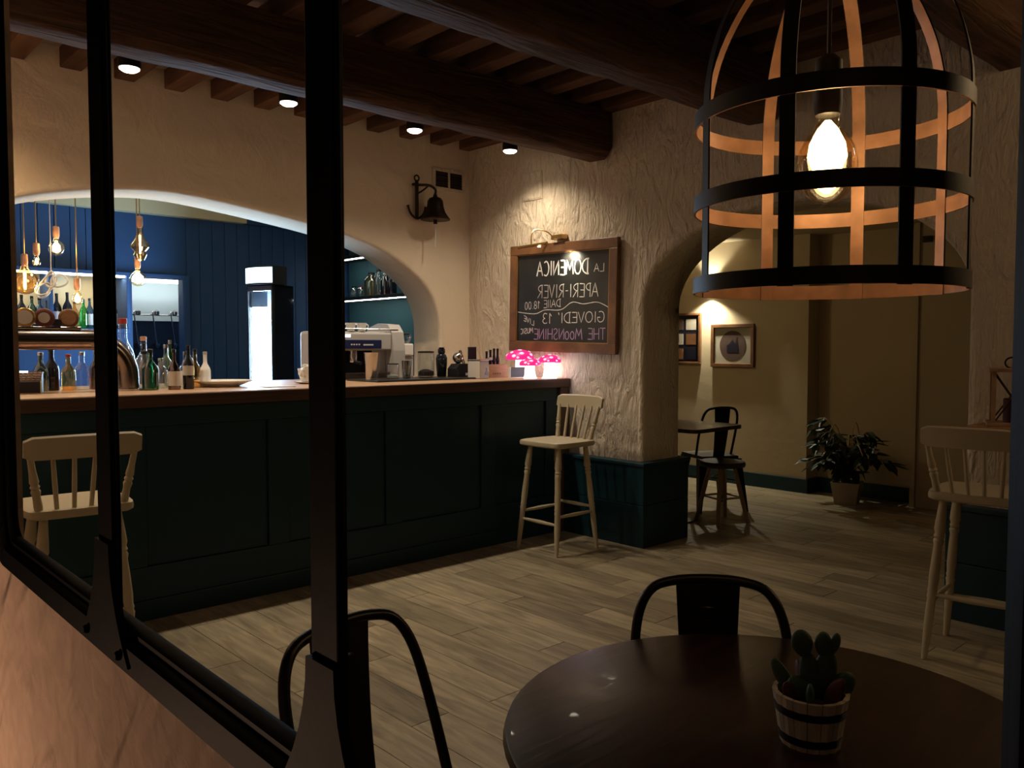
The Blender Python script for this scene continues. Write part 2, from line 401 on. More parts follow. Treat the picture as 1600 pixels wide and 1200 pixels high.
copies('board', bsrc, bk, [(.30+.1205*i, 0, 0) for i in range(1, 17)])
wr = struct(bxo('wall_bar_side', (4.66, 4.72, 5.64, 7.6, 0, 2.75), teal), 'teal side wall behind the lit shelves')
struct(bxo('wall_bar_left', (.10, .2, 5.64, 7.7, 0, 3.0), blue), 'blue left wall of the bar recess')
struct(bxo('ceiling_bar', (.1, 4.72, 5.64, 7.7, 3.0, 3.05), cream_paint), 'cream ceiling of the bar recess')
# hatch door frame
hf = bpy.data.objects.new('door_1', None); COL.objects.link(hf); struct(hf, 'light blue frame of the kitchen hatch')
for b6 in ((2.40, 2.452, 7.54, 7.66, 1.0, 1.965), (2.892, 2.955, 7.54, 7.66, 1.0, 1.965)): bxo('jamb', b6, blue, hf, .006)
bxo('head', (2.40, 2.955, 7.54, 7.66, 1.95, 1.985), blue, hf, .006)
# kitchen behind the hatch
struct(bxo('wall_kitchen_back', (2.0, 4.0, 8.70, 8.78, 0, 2.5), mat('kitchen_tile', (.55, .60, .60), .5)), 'pale kitchen wall seen through the hatch')
noise_bump(MATS['kitchen_tile'], 20, .05)
struct(bxo('trim_4', (2.0, 4.0, 8.66, 8.70, 0, 1.60), mat('kitchen_dark', (.012, .022, .045), .3)), 'dark blue kitchen splashback under the pale wall')
noise_bump(MATS['kitchen_dark'], 20, .05)
struct(bxo('ceiling_kitchen', (2.0, 4.0, 7.71, 8.78, 2.42, 2.5), cream_paint), 'kitchen ceiling')
light('hatch_light', 'AREA', (2.95, 8.25, 2.28), 7, (.80, .95, 1), target=(2.95, 8.3, 0), sx=.9, sy=.12)

# near wall with the iron-framed mirror, built as an opening onto the mirrored room
XM = .32
wf = bmesh.new()
OY0, OY1, OZ0, OZ1 = .055, 1.70, .985, 2.62
for b6 in ((XM, XM+.035, -1.2, OY0, 0, CT), (XM, XM+.035, OY1, 5.4, 0, CT), (XM, XM+.035, OY0, OY1, 0, OZ0), (XM, XM+.035, OY0, OY1, OZ1, CT)): box(wf, *b6)
struct(finish('wall_front', wf, plaster_near), 'pinkish rough plaster wall below the iron-framed mirror')
mir = bpy.data.objects.new('mirror_1', None); COL.objects.link(mir); mir.location = (XM, .8, OZ0); struct(mir, 'black iron window-shaped mirror frame with tall clear panes')
def wbox(name, y0, y1, z0, z1, x0, x1, m=iron, bev=.004, parent=mir): return bxo(name, (x0-XM, x1-XM, y0-.8, y1-.8, z0-OZ0, z1-OZ0), m, parent, bev)
# outer frame with rounded lower corners, and an inner recessed bead
def frame_loop(name, o, i, x0, x1):
    bm = bmesh.new()
    def loop(y0, y1, z0, z1, r, x):
        P = []
        for cy, cz, a0 in ((y1-r, z0+r, -90), (y1-r, z1-r, 0), (y0+r, z1-r, 90), (y0+r, z0+r, 180)):
            for k in range(7):
                a = R(a0+15*k); P.append(bm.verts.new((x-XM, cy+r*math.cos(a)-.8, cz+r*math.sin(a)-OZ0)))
        return P
    L = [loop(*o, x0+.006), loop(o[0]+.005, o[1]-.005, o[2]+.005, o[3]-.005, o[4], x0), loop(i[0]-.005, i[1]+.005, i[2]-.005, i[3]+.005, i[4], x0), loop(*i, x0+.006), loop(*i, x1), loop(*o, x1)]
    n = len(L[0])
    for a, b in zip(L, L[1:]+L[:1]):
        for k in range(n): bm.faces.new((a[k], a[(k+1) % n], b[(k+1) % n], b[k]))
    return finish(name, bm, iron, mir, True)
frame_loop('outer_frame', (.040, 1.72, .961, 2.64, .06), (.090, 1.665, 1.001, 2.60, .045), .3115, .327)
frame_loop('inner_bead', (.080, 1.675, .995, 2.61, .05), (.095, 1.658, 1.015, 2.585, .04), .322, .338)
def mullion(y, wd):
    g = []
    m = wbox('mullion', y-wd/2, y+wd/2, 1.0, 2.60, .313, .321, bev=.002)
    wbox('glazing_bead', y-wd*.20, y+wd*.20, 1.0, 2.60, .321, .330, bev=.002, parent=m)
    for v in m.children: pass
    bm = bmesh.new()
    gh = .105
    poly = [(-.5*wd, gh), (.5*wd, gh)]+[(.5*wd+.062*(1-q)**2.0, gh*q-.030*(1-q)) for q in (.85, .7, .55, .4, .25, .12, 0)]
    poly += [(-u, v) for u, v in poly[:1:-1]]
    prism(bm, poly, .3085, .318, lambda u, v, d: (d-XM, y+u-.8, 1.005+v-OZ0))
    finish('gusset', bm, iron, mir)
    for s in (-1, 1):
        b2 = bmesh.new(); lathe(b2, [(.006, 0), (.006, .003), (.004, .006)], 10)
        bmesh.ops.rotate(b2, verts=b2.verts, cent=(0, 0, 0), matrix=Matrix.Rotation(R(-90), 3, 'Y'))
        bmesh.ops.translate(b2, verts=b2.verts, vec=(.3085-XM, y+s*(wd/2+.036)-.8, .985-OZ0)); finish('rivet', b2, iron, mir, True)
mullion(.551, .041); mullion(1.081, .053)
for y0, y1 in ((.092, .548), (.553, 1.079), (1.083, 1.66)): wbox('pane', y0, y1, 1.010, 2.59, .331, .334, pane, 0)

# ------------------------------------------------------------------ bar counter
bar = thing('bar_counter', 'long dark green panelled bar front under the wooden worktop', 'bar counter', (2.0, 4.2, 0))
def bl(name, x0, x1, y0, y1, z0, z1, bev=.004, m=green): return bxo(name, (x0-2.0, x1-2.0, y0-4.2, y1-4.2, z0, z1), m, bar, bev)
bl('carcass', -.4, 4.275, 4.19, 4.70, 0, 1.055)
bl('plinth', -.4, 4.275, 4.150, 4.20, 0, .10)
bl('bottom_rail', -.4, 4.275, 4.155, 4.20, .10, .265); bl('top_rail', -.4, 4.275, 4.155, 4.20, .955, 1.055)
sx = [-.4]+[2.793+.757*k for k in range(-3, 2)]+[4.155]
for i, s in enumerate(sx):
    bl('stile', s, s+.12, 4.155, 4.20, .265, .955)
for a, b in zip(sx, sx[1:]):
    n = 1; w0 = (b-a-.12)/n
    for k in range(n): bl('panel_board', a+.12+k*w0+.002, a+.12+(k+1)*w0-.002, 4.170, 4.195, .265, .955, .003)
wt = tag(bxo('bar_worktop', (-.4, 4.375, 4.136, 5.24, 1.055, 1.115), woodtop, bev=.004), 'long wooden worktop along the top of the dark green bar', 'worktop')
edgem = mat('edge_brown', (.075, .034, .020), .5); noise_bump(edgem, 9, .1, .003, 5, 'FBM', (.3, 6, 6), .4, .3)
bxo('front_lip', (-.4, 4.375, 4.124, 4.136, 1.050, 1.111), edgem, wt, .003)
lp = bxo('side_post', (4.28, 4.375, 4.135, 4.22, .0, 1.052), mat('post_brown', (.10, .06, .04), .6), None, .004)
noise_bump(MATS['post_brown'], 20, .1); tag(lp, 'narrow brown end post between the bar front and wall', 'post')

# ------------------------------------------------------------------ stools
def turned(bm, p0, p1, prof, n=12):
    p0, p1 = Vector(p0), Vector(p1); tube(bm, [p0.lerp(p1, t) for t, r in prof], [r for t, r in prof], n)
def make_stool(loc, rotz, label):
    t = thing('bar_stool', label, 'bar stool', loc, rotz, 'cream spindle-back bar stools')
    bm = bmesh.new()
    out = [(-.185, -.17), (-.12, -.195), (0, -.20), (.12, -.195), (.185, -.17), (.198, 0), (.185, .16), (.12, .182), (0, .19), (-.12, .182), (-.185, .16), (-.198, 0)]
    pts = [(p.x, p.y) for p in spline([(a, b, 0) for a, b in out], 3, True)]
    lv = [(.93, .690), (.99, .698), (1.0, .712), (.985, .724), (.93, .728)]
    rings = [[bm.verts.new((u*s, v*s, z)) for u, v in pts] for s, z in lv]
    for a, b in zip(rings, rings[1:]):
        for i in range(len(pts)): bm.faces.new((a[i], a[(i+1) % len(pts)], b[(i+1) % len(pts)], b[i]))
    bm.faces.new(rings[0][::-1])
    inner = [bm.verts.new((u*.6, v*.6, .719)) for u, v in pts]
    for i in range(len(pts)): bm.faces.new((rings[-1][i], rings[-1][(i+1) % len(pts)], inner[(i+1) % len(pts)], inner[i]))
    bm.faces.new(inner); finish('seat', bm, stoolm, t, True)
    LP = [(0, .015), (.06, .017), (.14, .021), (.2, .0235), (.225, .0175), (.24, .022), (.255, .0175), (.27, .022), (.30, .017), (.38, .0195), (.5, .021), (.56, .018), (.575, .021), (.59, .017), (.605, .021), (.63, .0175), (.75, .0185), (.88, .016), (.97, .013), (1, .0125)]
    feet = {}
    for sx_ in (-1, 1):
        for sy in (-1, 1):
            bm = bmesh.new(); a = Vector((sx_*.130, sy*.125, .70)); b = Vector((sx_*.178, sy*.192, 0)); feet[sx_, sy] = (a, b)
            turned(bm, a, b, LP); finish('leg', bm, stoolm, t, True)
    SP = [(0, .008), (.2, .010), (.5, .013), (.8, .010), (1, .008)]
    def at(k, z): a, b = feet[k]; return a.lerp(b, (.70-z)/.70)
    for k1, k2, z in (((-1, -1), (-1, 1), .25), ((1, -1), (1, 1), .25), ((-1, -1), (1, -1), .20), ((-1, 1), (1, 1), .28)):
        bm = bmesh.new(); turned(bm, at(k1, z), at(k2, z), SP, 10); finish('stretcher', bm, stoolm, t, True)
    PP = [(0, .014), (.12, .016), (.3, .014), (.38, .018), (.42, .013), (.46, .018), (.50, .013), (.54, .017), (.7, .013), (.88, .012), (1, .011)]
    for i in range(6):
        f = -1+2*i/5; bow = .018*(1-f*f)
        bm = bmesh.new(); a = (.148*f, .150+bow*.4, .715); b = (.183*f, .205+bow, .945)
        if abs(f) == 1: turned(bm, a, b, PP); finish('back_post', bm, stoolm, t, True)
        else: turned(bm, a, b, [(0, .0085), (.5, .0095), (1, .008)], 8); finish('spindle', bm, stoolm, t, True)
    bm = bmesh.new(); n = 14; ringr = []
    for i in range(n+1):
        f = -1+2*i/n; y = .207+.022*(1-f*f); x = .205*f; e = .012*(1 if abs(f) > .95 else 0); hh = .004*(1-f*f)
        ringr.append([bm.verts.new(v) for v in ((x, y-.010, .925+e), (x, y+.011, .925+e), (x, y+.021, 1.005-e+hh), (x, y+.010, 1.012-e+hh), (x, y+.001, 1.005-e+hh))])
    for a, b in zip(ringr, ringr[1:]):
        for k in range(5): bm.faces.new((a[k], a[(k+1) % 5], b[(k+1) % 5], b[k]))
    bm.faces.new(ringr[0]); bm.faces.new(ringr[-1][::-1]); finish('crest_rail', bm, stoolm, t, True)
    return t
st = make_stool((3.925, 3.815, 0), R(-90), 'cream spindle-back bar stool standing at the end of the bar by the wall')
dup(st, (.94, 3.63, 0), R(176), 'cream spindle-back bar stool drawn up to the bar at far left')
dup(st, (3.89, 1.22, 0), R(97), 'cream spindle-back bar stool by the shelf on the right pier')

# ------------------------------------------------------------------ metal chairs
def make_chair(loc, rotz, label, group=None):
    t = thing('metal_chair', label, 'chair', loc, rotz, group or 'black sheet-metal chairs')
    bm = bmesh.new()
    out = [(p.x, p.y) for p in spline([(-.165, -.175, 0), (0, -.185, 0), (.165, -.175, 0), (.185, -.15, 0), (.175, .0, 0), (.160, .165, 0), (.14, .18, 0), (0, .185, 0), (-.14, .18, 0), (-.16, .165, 0), (-.175, 0, 0), (-.185, -.15, 0)], 3, True)]
    rings = [[bm.verts.new((u*s, v*s, z)) for u, v in out] for s, z in ((.99, .425), (1, .445), (.975, .452), (.93, .450), (.6, .444))]
    for a, b in zip(rings, rings[1:]):
        for i in range(len(out)): bm.faces.new((a[i], a[(i+1) % len(out)], b[(i+1) % len(out)], b[i]))
    bm.faces.new(rings[-1]); bm.faces.new(rings[0][::-1]); finish('seat', bm, blackmetal, t, True)
    for sx_ in (-1, 1):
        for sy in (-1, 1):
            bm = bmesh.new(); a = Vector((sx_*.15, sy*.15, .43)); b = Vector((sx_*.205, sy*(.215 if sy < 0 else .225), 0))
            for (c, hw) in ((0, 0),):
                q = []
                for p, hw in ((a, .034), (b, .016)):
                    q.append([bm.verts.new(p+Vector((dx*hw, dy*hw, 0))) for dx, dy in ((-1, -1), (1, -1), (1, 1), (-1, 1))])
                for i in range(4): bm.faces.new((q[0][i], q[0][(i+1) % 4], q[1][(i+1) % 4], q[1][i]))
                bm.faces.new(q[0][::-1]); bm.faces.new(q[1])
            finish('leg', bm, blackmetal, t)
    hp = spline([(-0.155, 0.05, 0.44), (-0.159, 0.087, 0.55), (-0.159, 0.133, 0.68), (-0.15, 0.167, 0.775), (-0.122, 0.188, 0.828), (-0.074, 0.2, 0.845), (0, 0.203, 0.85), (0.074, 0.2, 0.845), (0.122, 0.188, 0.828), (0.15, 0.167, 0.775), (0.159, 0.133, 0.68), (0.159, 0.087, 0.55), (0.155, 0.05, 0.44)], 5)
    tubo('back_hoop', hp, .0105, blackmetal, t, 10)
    bm = bmesh.new(); rr = []
    for s in range(9):
        f = s/8; z = .44+(.848-.44)*f; y = .140+.062*f+.012*math.sin(PI*f); hw = .048+.020*f
        rr.append([[bm.verts.new((hw*u, y+d-.006*(1-u*u), z)) for u in (-1, -.5, 0, .5, 1)] for d in (0, .004)])
    for a, b in zip(rr, rr[1:]):
        for d in (0, 1):
            for k in range(4): bm.faces.new((a[d][k], a[d][k+1], b[d][k+1], b[d][k]))
        for k in (0, 4): bm.faces.new((a[0][k], a[1][k], b[1][k], b[0][k]))
    for q in (rr[0], rr[-1]):
        for k in range(4): bm.faces.new((q[0][k], q[0][k+1], q[1][k+1], q[1][k]))
    sp = finish('splat', bm, blackmetal, t, True)
    for z, hw in ((.79, .024), (.762, .013)):
        tubo('handle_slot', spline([(-hw, .196, z-.004), (-hw*.5, .193, z), (hw*.5, .193, z), (hw, .196, z-.004)], 4), .0035, blackmetal, sp, 6)
    tubo('cross_brace', [(-.17, -.17, .25), (.17, .18, .25)], .006, blackmetal, t, 6)
    tubo('cross_brace', [(.17, -.17, .25), (-.17, .18, .25)], .006, blackmetal, t, 6)
    return t
ch = make_chair((1.345, .868, 0), R(-48), 'black metal chair pushed in behind the round table')
dup(ch, (.803, 1.095, 0), R(10), 'black metal chair beside the round table, next to the mirror frame')
dup(ch, (5.86, 3.92, 0), R(150), 'black metal chair at the table in the next room')

# ------------------------------------------------------------------ round table with cactus
tb = thing('round_table', 'round dark brown wooden table under the cage lamp', 'table', (1.17, .655, 0))
lo('table_top', [(.405, .718), (.425, .722), (.432, .735), (.428, .747), (.418, .750)], tablem, tb, 64)
lo('pedestal', [(.05, .03), (.045, .10), (.035, .30), (.038, .60), (.06, .70), (.09, .718)], blackmetal, tb, 20)
lo('foot', [(.16, 0), (.16, .012), (.10, .028), (.05, .035)], blackmetal, tb, 32)
pp = thing('cactus_planter', 'small striped wooden tub with a cactus on the round table', 'potted plant', (1.165, .597, .750))
H = .078; r0, r1 = .043, .055
ns = 16
for i in range(ns):
    bm = bmesh.new(); q = []
    for z, r in ((0, r0), (H, r1)):
        a0, a1 = 2*PI*i/ns+.012, 2*PI*(i+1)/ns-.012
        q.append([bm.verts.new((rr*math.cos(a), rr*math.sin(a), z)) for rr, a in ((r, a0), (r+.0012, (a0+a1)/2), (r, a1), (r-.006, a1), (r-.006, a0))])
    for k in range(5): bm.faces.new((q[0][k], q[0][(k+1) % 5], q[1][(k+1) % 5], q[1][k]))
    bm.faces.new(q[0][::-1]); bm.faces.new(q[1]); finish('stave', bm, stave, pp)
for z0_, z1_ in ((.008, .020), (.050, .062)):
    g = lambda z: r0+(r1-r0)*z/H+.0018
    lo('hoop', [(g(z0_)-.003, z0_), (g(z0_), z0_), (g(z1_), z1_), (g(z1_)-.003, z1_)], navy, pp, 32, capb=False, capt=False)
lo('base_plate', [(.041, .001), (.041, .004)], blackp, pp, 24)
lo('soil', [(.002, .068), (.030, .070), (.049, .066)], soil, pp, 24)
def pad(c, rx, rz, th, tilt, az, m=cactm, name='cactus_pad'):
    bm = bmesh.new(); bmesh.ops.create_uvsphere(bm, u_segments=14, v_segments=10, radius=1)
    for v in bm.verts:
        z = v.co.z; k = 1-.22*max(0, -z)
        v.co = Vector((v.co.x*rx*k, v.co.y*th*k, z*rz))
    mt = Matrix.Translation(c) @ Matrix.Rotation(az, 4, 'Z') @ Matrix.Rotation(tilt, 4, 'Y') @ Matrix.Translation((0, 0, rz*.9))
    bmesh.ops.transform(bm, matrix=mt, verts=bm.verts); return finish(name, bm, m, pp, True)
az = R(-42)
pad((.006, -.002, .066), .016, .038, .009, R(-10), az); pad((.014, -.006, .068), .019, .038, .010, R(12), az)
pad((-.004, .008, .130), .0165, .022, .009, R(-14), az); pad((.013, -.010, .132), .013, .019, .008, R(4), az)
pad((.026, -.020, .134), .008, .017, .006, R(14), az); pad((-.006, .000, .064), .018, .024, .011, R(-38), az)
pad((.022, -.022, .066), .018, .026, .011, R(38), az)
for a in range(7):
    an = 2*PI*a/7; pad((.026*math.cos(an), .026*math.sin(an), .064), .012, .020+.006*(a % 3), .006, R(32), an, cactm2 if a % 2 else cactm, 'rosette_leaf')

# ------------------------------------------------------------------ cage pendant lamp
LX, LY = 1.217, .612
cl = thing('cage_pendant_lamp', 'black and copper birdcage pendant lamp over the round table', 'pendant lamp', (LX, LY, 1.43))
RC = .196; BW = .012
def band_ring(z):
    bm = bmesh.new(); n = 64
    vs = [[bm.verts.new((r*math.cos(2*PI*i/n), r*math.sin(2*PI*i/n), z+dz)) for i in range(n)] for r, dz in ((RC+.002, -BW), (RC+.002, BW), (RC-.001, BW), (RC-.001, -BW))]
    for q in range(4):
        for i in range(n):
            f = bm.faces.new((vs[q][i], vs[q][(i+1) % n], vs[(q+1) % 4][(i+1) % n], vs[(q+1) % 4][i])); f.material_index = 0 if q < 1 else 1
    finish('ring_band', bm, [bandblack, copper], cl, True)
for z in (.013, .138, .266): band_ring(z)
toCam = math.atan2(-LY, -LX)
prof = [(RC-.003, 0), (RC-.003, .14), (RC-.003, .27), (RC-.008, .33), (RC-.028, .40), (RC-.070, .47), (RC-.125, .52), (.035, .545)]
prof = spline([(a, b, 0) for a, b in prof], 4)
bm = bmesh.new(); rows = []
hw = .0105
for i, p in enumerate(prof):
    d = (prof[min(i+1, len(prof)-1)]-prof[max(i-1, 0)]).normalized(); nx, nz = d.y, -d.x
    rows.append([bm.verts.new((p.x+o_*nx, s*hw, p.y+o_*nz)) for o_, s in ((.0025, -1), (.0025, 1), (0, 1), (0, -1))])
for a, b in zip(rows, rows[1:]):
    for k in range(4):
        f = bm.faces.new((a[k], a[(k+1) % 4], b[(k+1) % 4], b[k])); f.material_index = 1 if k == 2 else 0
bm.faces.new(rows[0]); bm.faces.new(rows[-1][::-1])
ssrc = finish('cage_strip', bm, [bandblack, copper], cl)
for k in range(8):
    a = toCam+R(-15+45*k)
    o = ssrc if k == 0 else ssrc.copy()
    if k: COL.objects.link(o); o.parent = cl
    o.rotation_euler = (0, 0, a)
lo('top_hub', [(.045, .535), (.045, .555), (.012, .575), (.006, .60)], bandblack, cl, 24)
tubo('cord', [(0, 0, .34), (0, 0, 1.60)], .0035, blackp, cl, 8)
lo('socket', [(.010, .36), (.020, .35), (.021, .285), (.019, .270)], bandblack, cl, 20)
bulb = lo('bulb', [(.0185, .275), (.0165, .262), (.018, .250), (.030, .238), (.041, .218), (.0445, .195), (.041, .170), (.030, .150), (.016, .140), (.003, .137)], bulbg, cl, 28, capb=False)
lo('filament', [(.005, .262), (.016, .248), (.026, .228), (.029, .208), (.022, .190), (.010, .178), (.010, .168), (.013, .160), (.004, .152)], fil_cage, bulb, 18)  # filament widened so its shape stands in for the bulb's bloom
light('cage_lamp_light', 'POINT', (LX, LY, 1.43+.205), .8, (1, .72, .42), .03)

# ------------------------------------------------------------------ spot lights over the bar
for i, xx in enumerate((1.44, 2.31, 3.196, 4.031)):
    lab = ['round recessed-style spot light above the left bar stool', 'small round spot light under the joists left of the thick iron mullion', 'small round spot light right of the thick iron mullion, above the bell', 'small round spot light above the chalkboard'][i]
    s = thing('spot_light', lab, 'spot light', (xx, 4.40, 2.735), 0, 'spot lights over the bar')
    lo('housing', [(.048, .004), (.054, .004), (.055, .030), (.050, .085), (.020, .095)], blackmetal, s, 20)
    lo('lens', [(.010, -.014), (.034, -.010), (.048, .0), (.048, .004)], spot_disc, s, 20)
    tubo('stem', [(0, 0, .09), (0, 0, .205)], .010, blackmetal, s, 8)
    light('spot_source', 'SPOT', (xx, 4.40, 2.712), 46, (1, .84, .64), .03, (xx, 4.36, 0), 138, .85)

# ------------------------------------------------------------------ chalkboard
bo = thing('chalkboard', 'wood framed chalkboard with white chalk lettering on the plaster wall', 'chalkboard', (4.37, 4.20, 1.70)); bo.rotation_euler = (R(1.3), 0, 0)
W, Hh = 1.075, .80
fw = .072
def blk(name, y0, y1, z0, z1, x0, x1, m, bev=.004, par=bo): return bxo(name, (x0, x1, y0, y1, z0, z1), m, par, bev)
blk('frame_rail', -W/2, W/2, Hh/2-fw, Hh/2, -.035, .0, framew); blk('frame_rail', -W/2, W/2, -Hh/2, -Hh/2+fw, -.035, .0, framew)
blk('frame_stile', W/2-fw, W/2, -Hh/2+fw, Hh/2-fw, -.035, .0, framew); blk('frame_stile', -W/2, -W/2+fw, -Hh/2+fw, Hh/2-fw, -.035, .0, framew)
bw, bh = W-2*fw, Hh-2*fw
for b4 in ((-bw/2, bw/2, bh/2-.006, bh/2), (-bw/2, bw/2, -bh/2, -bh/2+.006), (bw/2-.006, bw/2, -bh/2, bh/2), (-bw/2, -bw/2+.006, -bh/2, bh/2)): blk('inner_bead', *b4, -.030, -.012, brass, .002)
sl = blk('slate', -bw/2-.005, bw/2+.005, -bh/2-.005, bh/2+.005, -.018, -.004, board, 0)
arc = lambda cx, cy, rx, ry, a0, a1, n=10: [(cx+rx*math.cos(R(a0+(a1-a0)*i/n)), cy+ry*math.sin(R(a0+(a1-a0)*i/n))) for i in range(n+1)]
G = {'L': [.7, [[(0, 1), (0, 0), (.65, .02)]]], 'A': [.85, [[(0, 0), (.42, 1), (.85, 0)], [(.16, .36), (.70, .36)]]],
     'D': [.8, [[(.08, 1), (.08, 0)], [(-.08, 1)]+arc(.1, .5, .68, .5, 88, -90)+[(-.08, 0)]]], 'O': [.85, [arc(.42, .5, .42, .5, 90, 450, 16)]],
     'M': [1.0, [[(0, 0), (.14, 1), (.48, .3), (.84, 1), (.98, 0)]]], 'E': [.68, [[(.62, 1), (0, .97), (0, 0), (.65, .02)], [(0, .5), (.52, .52)]]],
     'N': [.8, [[(0, 0), (.02, 1), (.72, 0), (.74, 1)]]], 'I': [.28, [[(.1, 1), (.1, 0)]]], 'C': [.72, [arc(.42, .5, .42, .5, 55, 305, 12)]],
     'P': [.68, [[(.05, 1), (.05, 0)], [(-.05, 1)]+arc(.1, .74, .5, .26, 90, -90, 8)+[(.05, .48)]]],
     'R': [.75, [[(.05, 1), (.05, 0)], [(-.05, 1)]+arc(.1, .74, .5, .26, 90, -90, 8)+[(.05, .48)], [(.2, .48), (.7, 0)]]],
     'V': [.75, [[(0, 1), (.36, 0), (.74, 1)]]], '-': [.5, [[(.05, .5), (.40, .5)]]], 'l': [.22, [[(.08, 1), (.08, 0)]]], '1': [.42, [[(0, .7), (.26, 1), (.24, 0)]]],
     '8': [.62, [arc(.3, .74, .22, .26, -90, 270, 12), arc(.3, .24, .29, .24, 90, 450, 12)]], '0': [.62, [arc(.3, .5, .27, .5, 90, 450, 14)]], '.': [.24, [[(.06, 0), (.1, .06)]]],
     'G': [.8, [arc(.42, .5, .42, .5, 60, 330, 12)+[(.8, .45), (.48, .45)]]], "'": [.22, [[(.12, 1.05), (.05, .8)]]], '3': [.62, [arc(.26, .75, .28, .25, 140, -90, 10), arc(.26, .25, .32, .25, 90, -140, 10)]],
     'T': [.75, [[(0, 1), (.75, 1)], [(.37, 1), (.35, 0)]]], 'H': [.75, [[(0, 1), (0, 0)], [(.68, 1), (.68, 0)], [(0, .5), (.68, .5)]]],
     'S': [.68, [[(.6, .88), (.42, 1), (.15, .96), (.05, .76), (.2, .58), (.48, .46), (.6, .26), (.48, .05), (.2, -.02), (.0, .12)]]],
     'U': [.75, [[(0, 1), (0, .3)]+arc(.34, .3, .34, .3, 180, 360, 8)+[(.68, 1)]]], 'o': [.62, [arc(.3, .36, .28, .36, 90, 450, 14)]], ' ': [.5, []]}
def ribbon(bm, pts, wd, fn):
    n = len(pts); pv = []
    for i, p in enumerate(pts):
        a, b = Vector(pts[max(i-1, 0)]), Vector(pts[min(i+1, n-1)]); d = b-a
        if d.length < 1e-6: d = Vector((1, 0))
        d.normalize(); q = Vector((-d.y, d.x))*wd*.5*(.8+.4*random.random()); p = Vector(p)
        pv.append((bm.verts.new(fn(*(p+q))), bm.verts.new(fn(*(p-q)))))
    for a, b in zip(pv, pv[1:]): bm.faces.new((a[0], b[0], b[1], a[1]))
def write(text, s_right, s_left, z0, z1, m, wd=.007, tilt=0):
    """mirrored writing: it starts at the image right (s_right) and advances left; s, z are fractions of the slate"""
    if ' ' in text:
        ws_ = [sum(G[c][0]+.16 for c in q)-.16 for q in text.split(' ')]; tot = sum(ws_)+.82*(len(ws_)-1); kk = (s_right-s_left)/tot; s0 = s_right; acc = 0
        for q, ww in zip(text.split(' '), ws_):
            write(q, s0, s0-ww*kk, z0+tilt*acc/tot, z1+tilt*acc/tot, m, wd, tilt*ww/tot); s0 -= (ww+.82)*kk; acc += ww+.82
        return
    adv = 0; strokes = []
    gap = .16
    for c in text:
        wdt, st_ = G[c]
        for sgl in st_: strokes.append([(adv+u+random.uniform(-.01, .01), v+random.uniform(-.012, .012)) for u, v in sgl])
        adv += wdt+gap
    adv -= gap
    k = (s_right-s_left)/adv
    def fn(u, v):
        s, zz = u, v
        return (-.0195, (.5-s)*bw, (.5-zz)*bh)
    bm = bmesh.new()
    for sgl in strokes:
        pts = []
        for u, v in sgl:
            s = s_right-u*k; zz = z1+(z0-z1)*v+tilt*(u/adv)
            pts.append((s, zz))
        # draw in metric units
        mp_ = [((.5-s)*bw, (.5-zz)*bh) for s, zz in pts]
        dense = []
        for a, b in zip(mp_, mp_[1:]):
            for q in range(3): dense.append((a[0]+(b[0]-a[0])*q/3, a[1]+(b[1]-a[1])*q/3))
        dense.append(mp_[-1]); ribbon(bm, dense, wd, lambda y, z: (-.0192, y, z))
    return finish('chalk_lettering', bm, m, sl)
random.seed(3)
write('LA', .935, .84, .15, .235, chalk, .005)
write('DOMENICA', .78, .225, .09, .25, chalk, .011)
write('APERI-RIVER', .885, .235, .355, .50, chalk, .006)
write('DAllE 18.00', .495, .09, .515, .60, chalk, .0045, .03)
write("GIOVEDI' 13", .95, .30, .655, .77, chalk, .0055, .02)
write('LIVE', .20, .08, .755, .815, chalk, .0045, -.06)
write('MUSIC', .19, .045, .835, .895, chalk, .0045, .02)
write('THE MooNSHINE', .965, .20, .835, .955, chalk_purple, .0055, .015)
bm = bmesh.new(); pts = [(.5-s) * bw for s in (0,)]
wv = spline([(.5*bw-.003, (.5-.6550)*bh, 0), (.36*bw, (.5-.6750)*bh, 0), (.27*bw, (.5-.6750)*bh, 0), (.17*bw, (.5-.6350)*bh, 0), (.0, (.5-.6350)*bh, 0), (-.12*bw, (.5-.555)*bh, 0), (-.24*bw, (.5-.575)*bh, 0), (-.38*bw, (.5-.56)*bh, 0), (-.5*bw+.003, (.5-.62)*bh, 0)], 6)
ribbon(bm, [(p.x, p.y) for p in wv], .005, lambda y, z: (-.0192, y, z)); finish('chalk_wave', bm, chalk, sl)
# brass picture lamp on top of the chalkboard
pl = thing('picture_lamp', 'small brass picture lamp clipped above the chalkboard', 'picture lamp', (4.335, 4.33, 2.10))
tubo('lamp_bar', [(-.10, .20, -.02), (-.10, -.10, -.012)], .011, brass, pl, 12)
tubo('arm', spline([(-.10, .06, -.018), (-.10, .06, .06), (-.07, .045, .10), (-.03, -.02, .085), (.0, -.06, .05), (.035, -.08, .045)], 5), .005, brass, pl, 8)
bxo('bracket', (-.02, .044, -.17, -.06, .02, .055), brass, pl, .004)
lo('bulb', [(.004, -.014), (.012, -.016), (.012, -.020)], led_warm, pl, 12, (-.10, -.02, -.014))
light('picture_lamp_source', 'SPOT', (4.275, 4.13, 2.005), 7.0, (1, .88, .64), .02, (4.36, 4.11, 1.94), 120, .9)

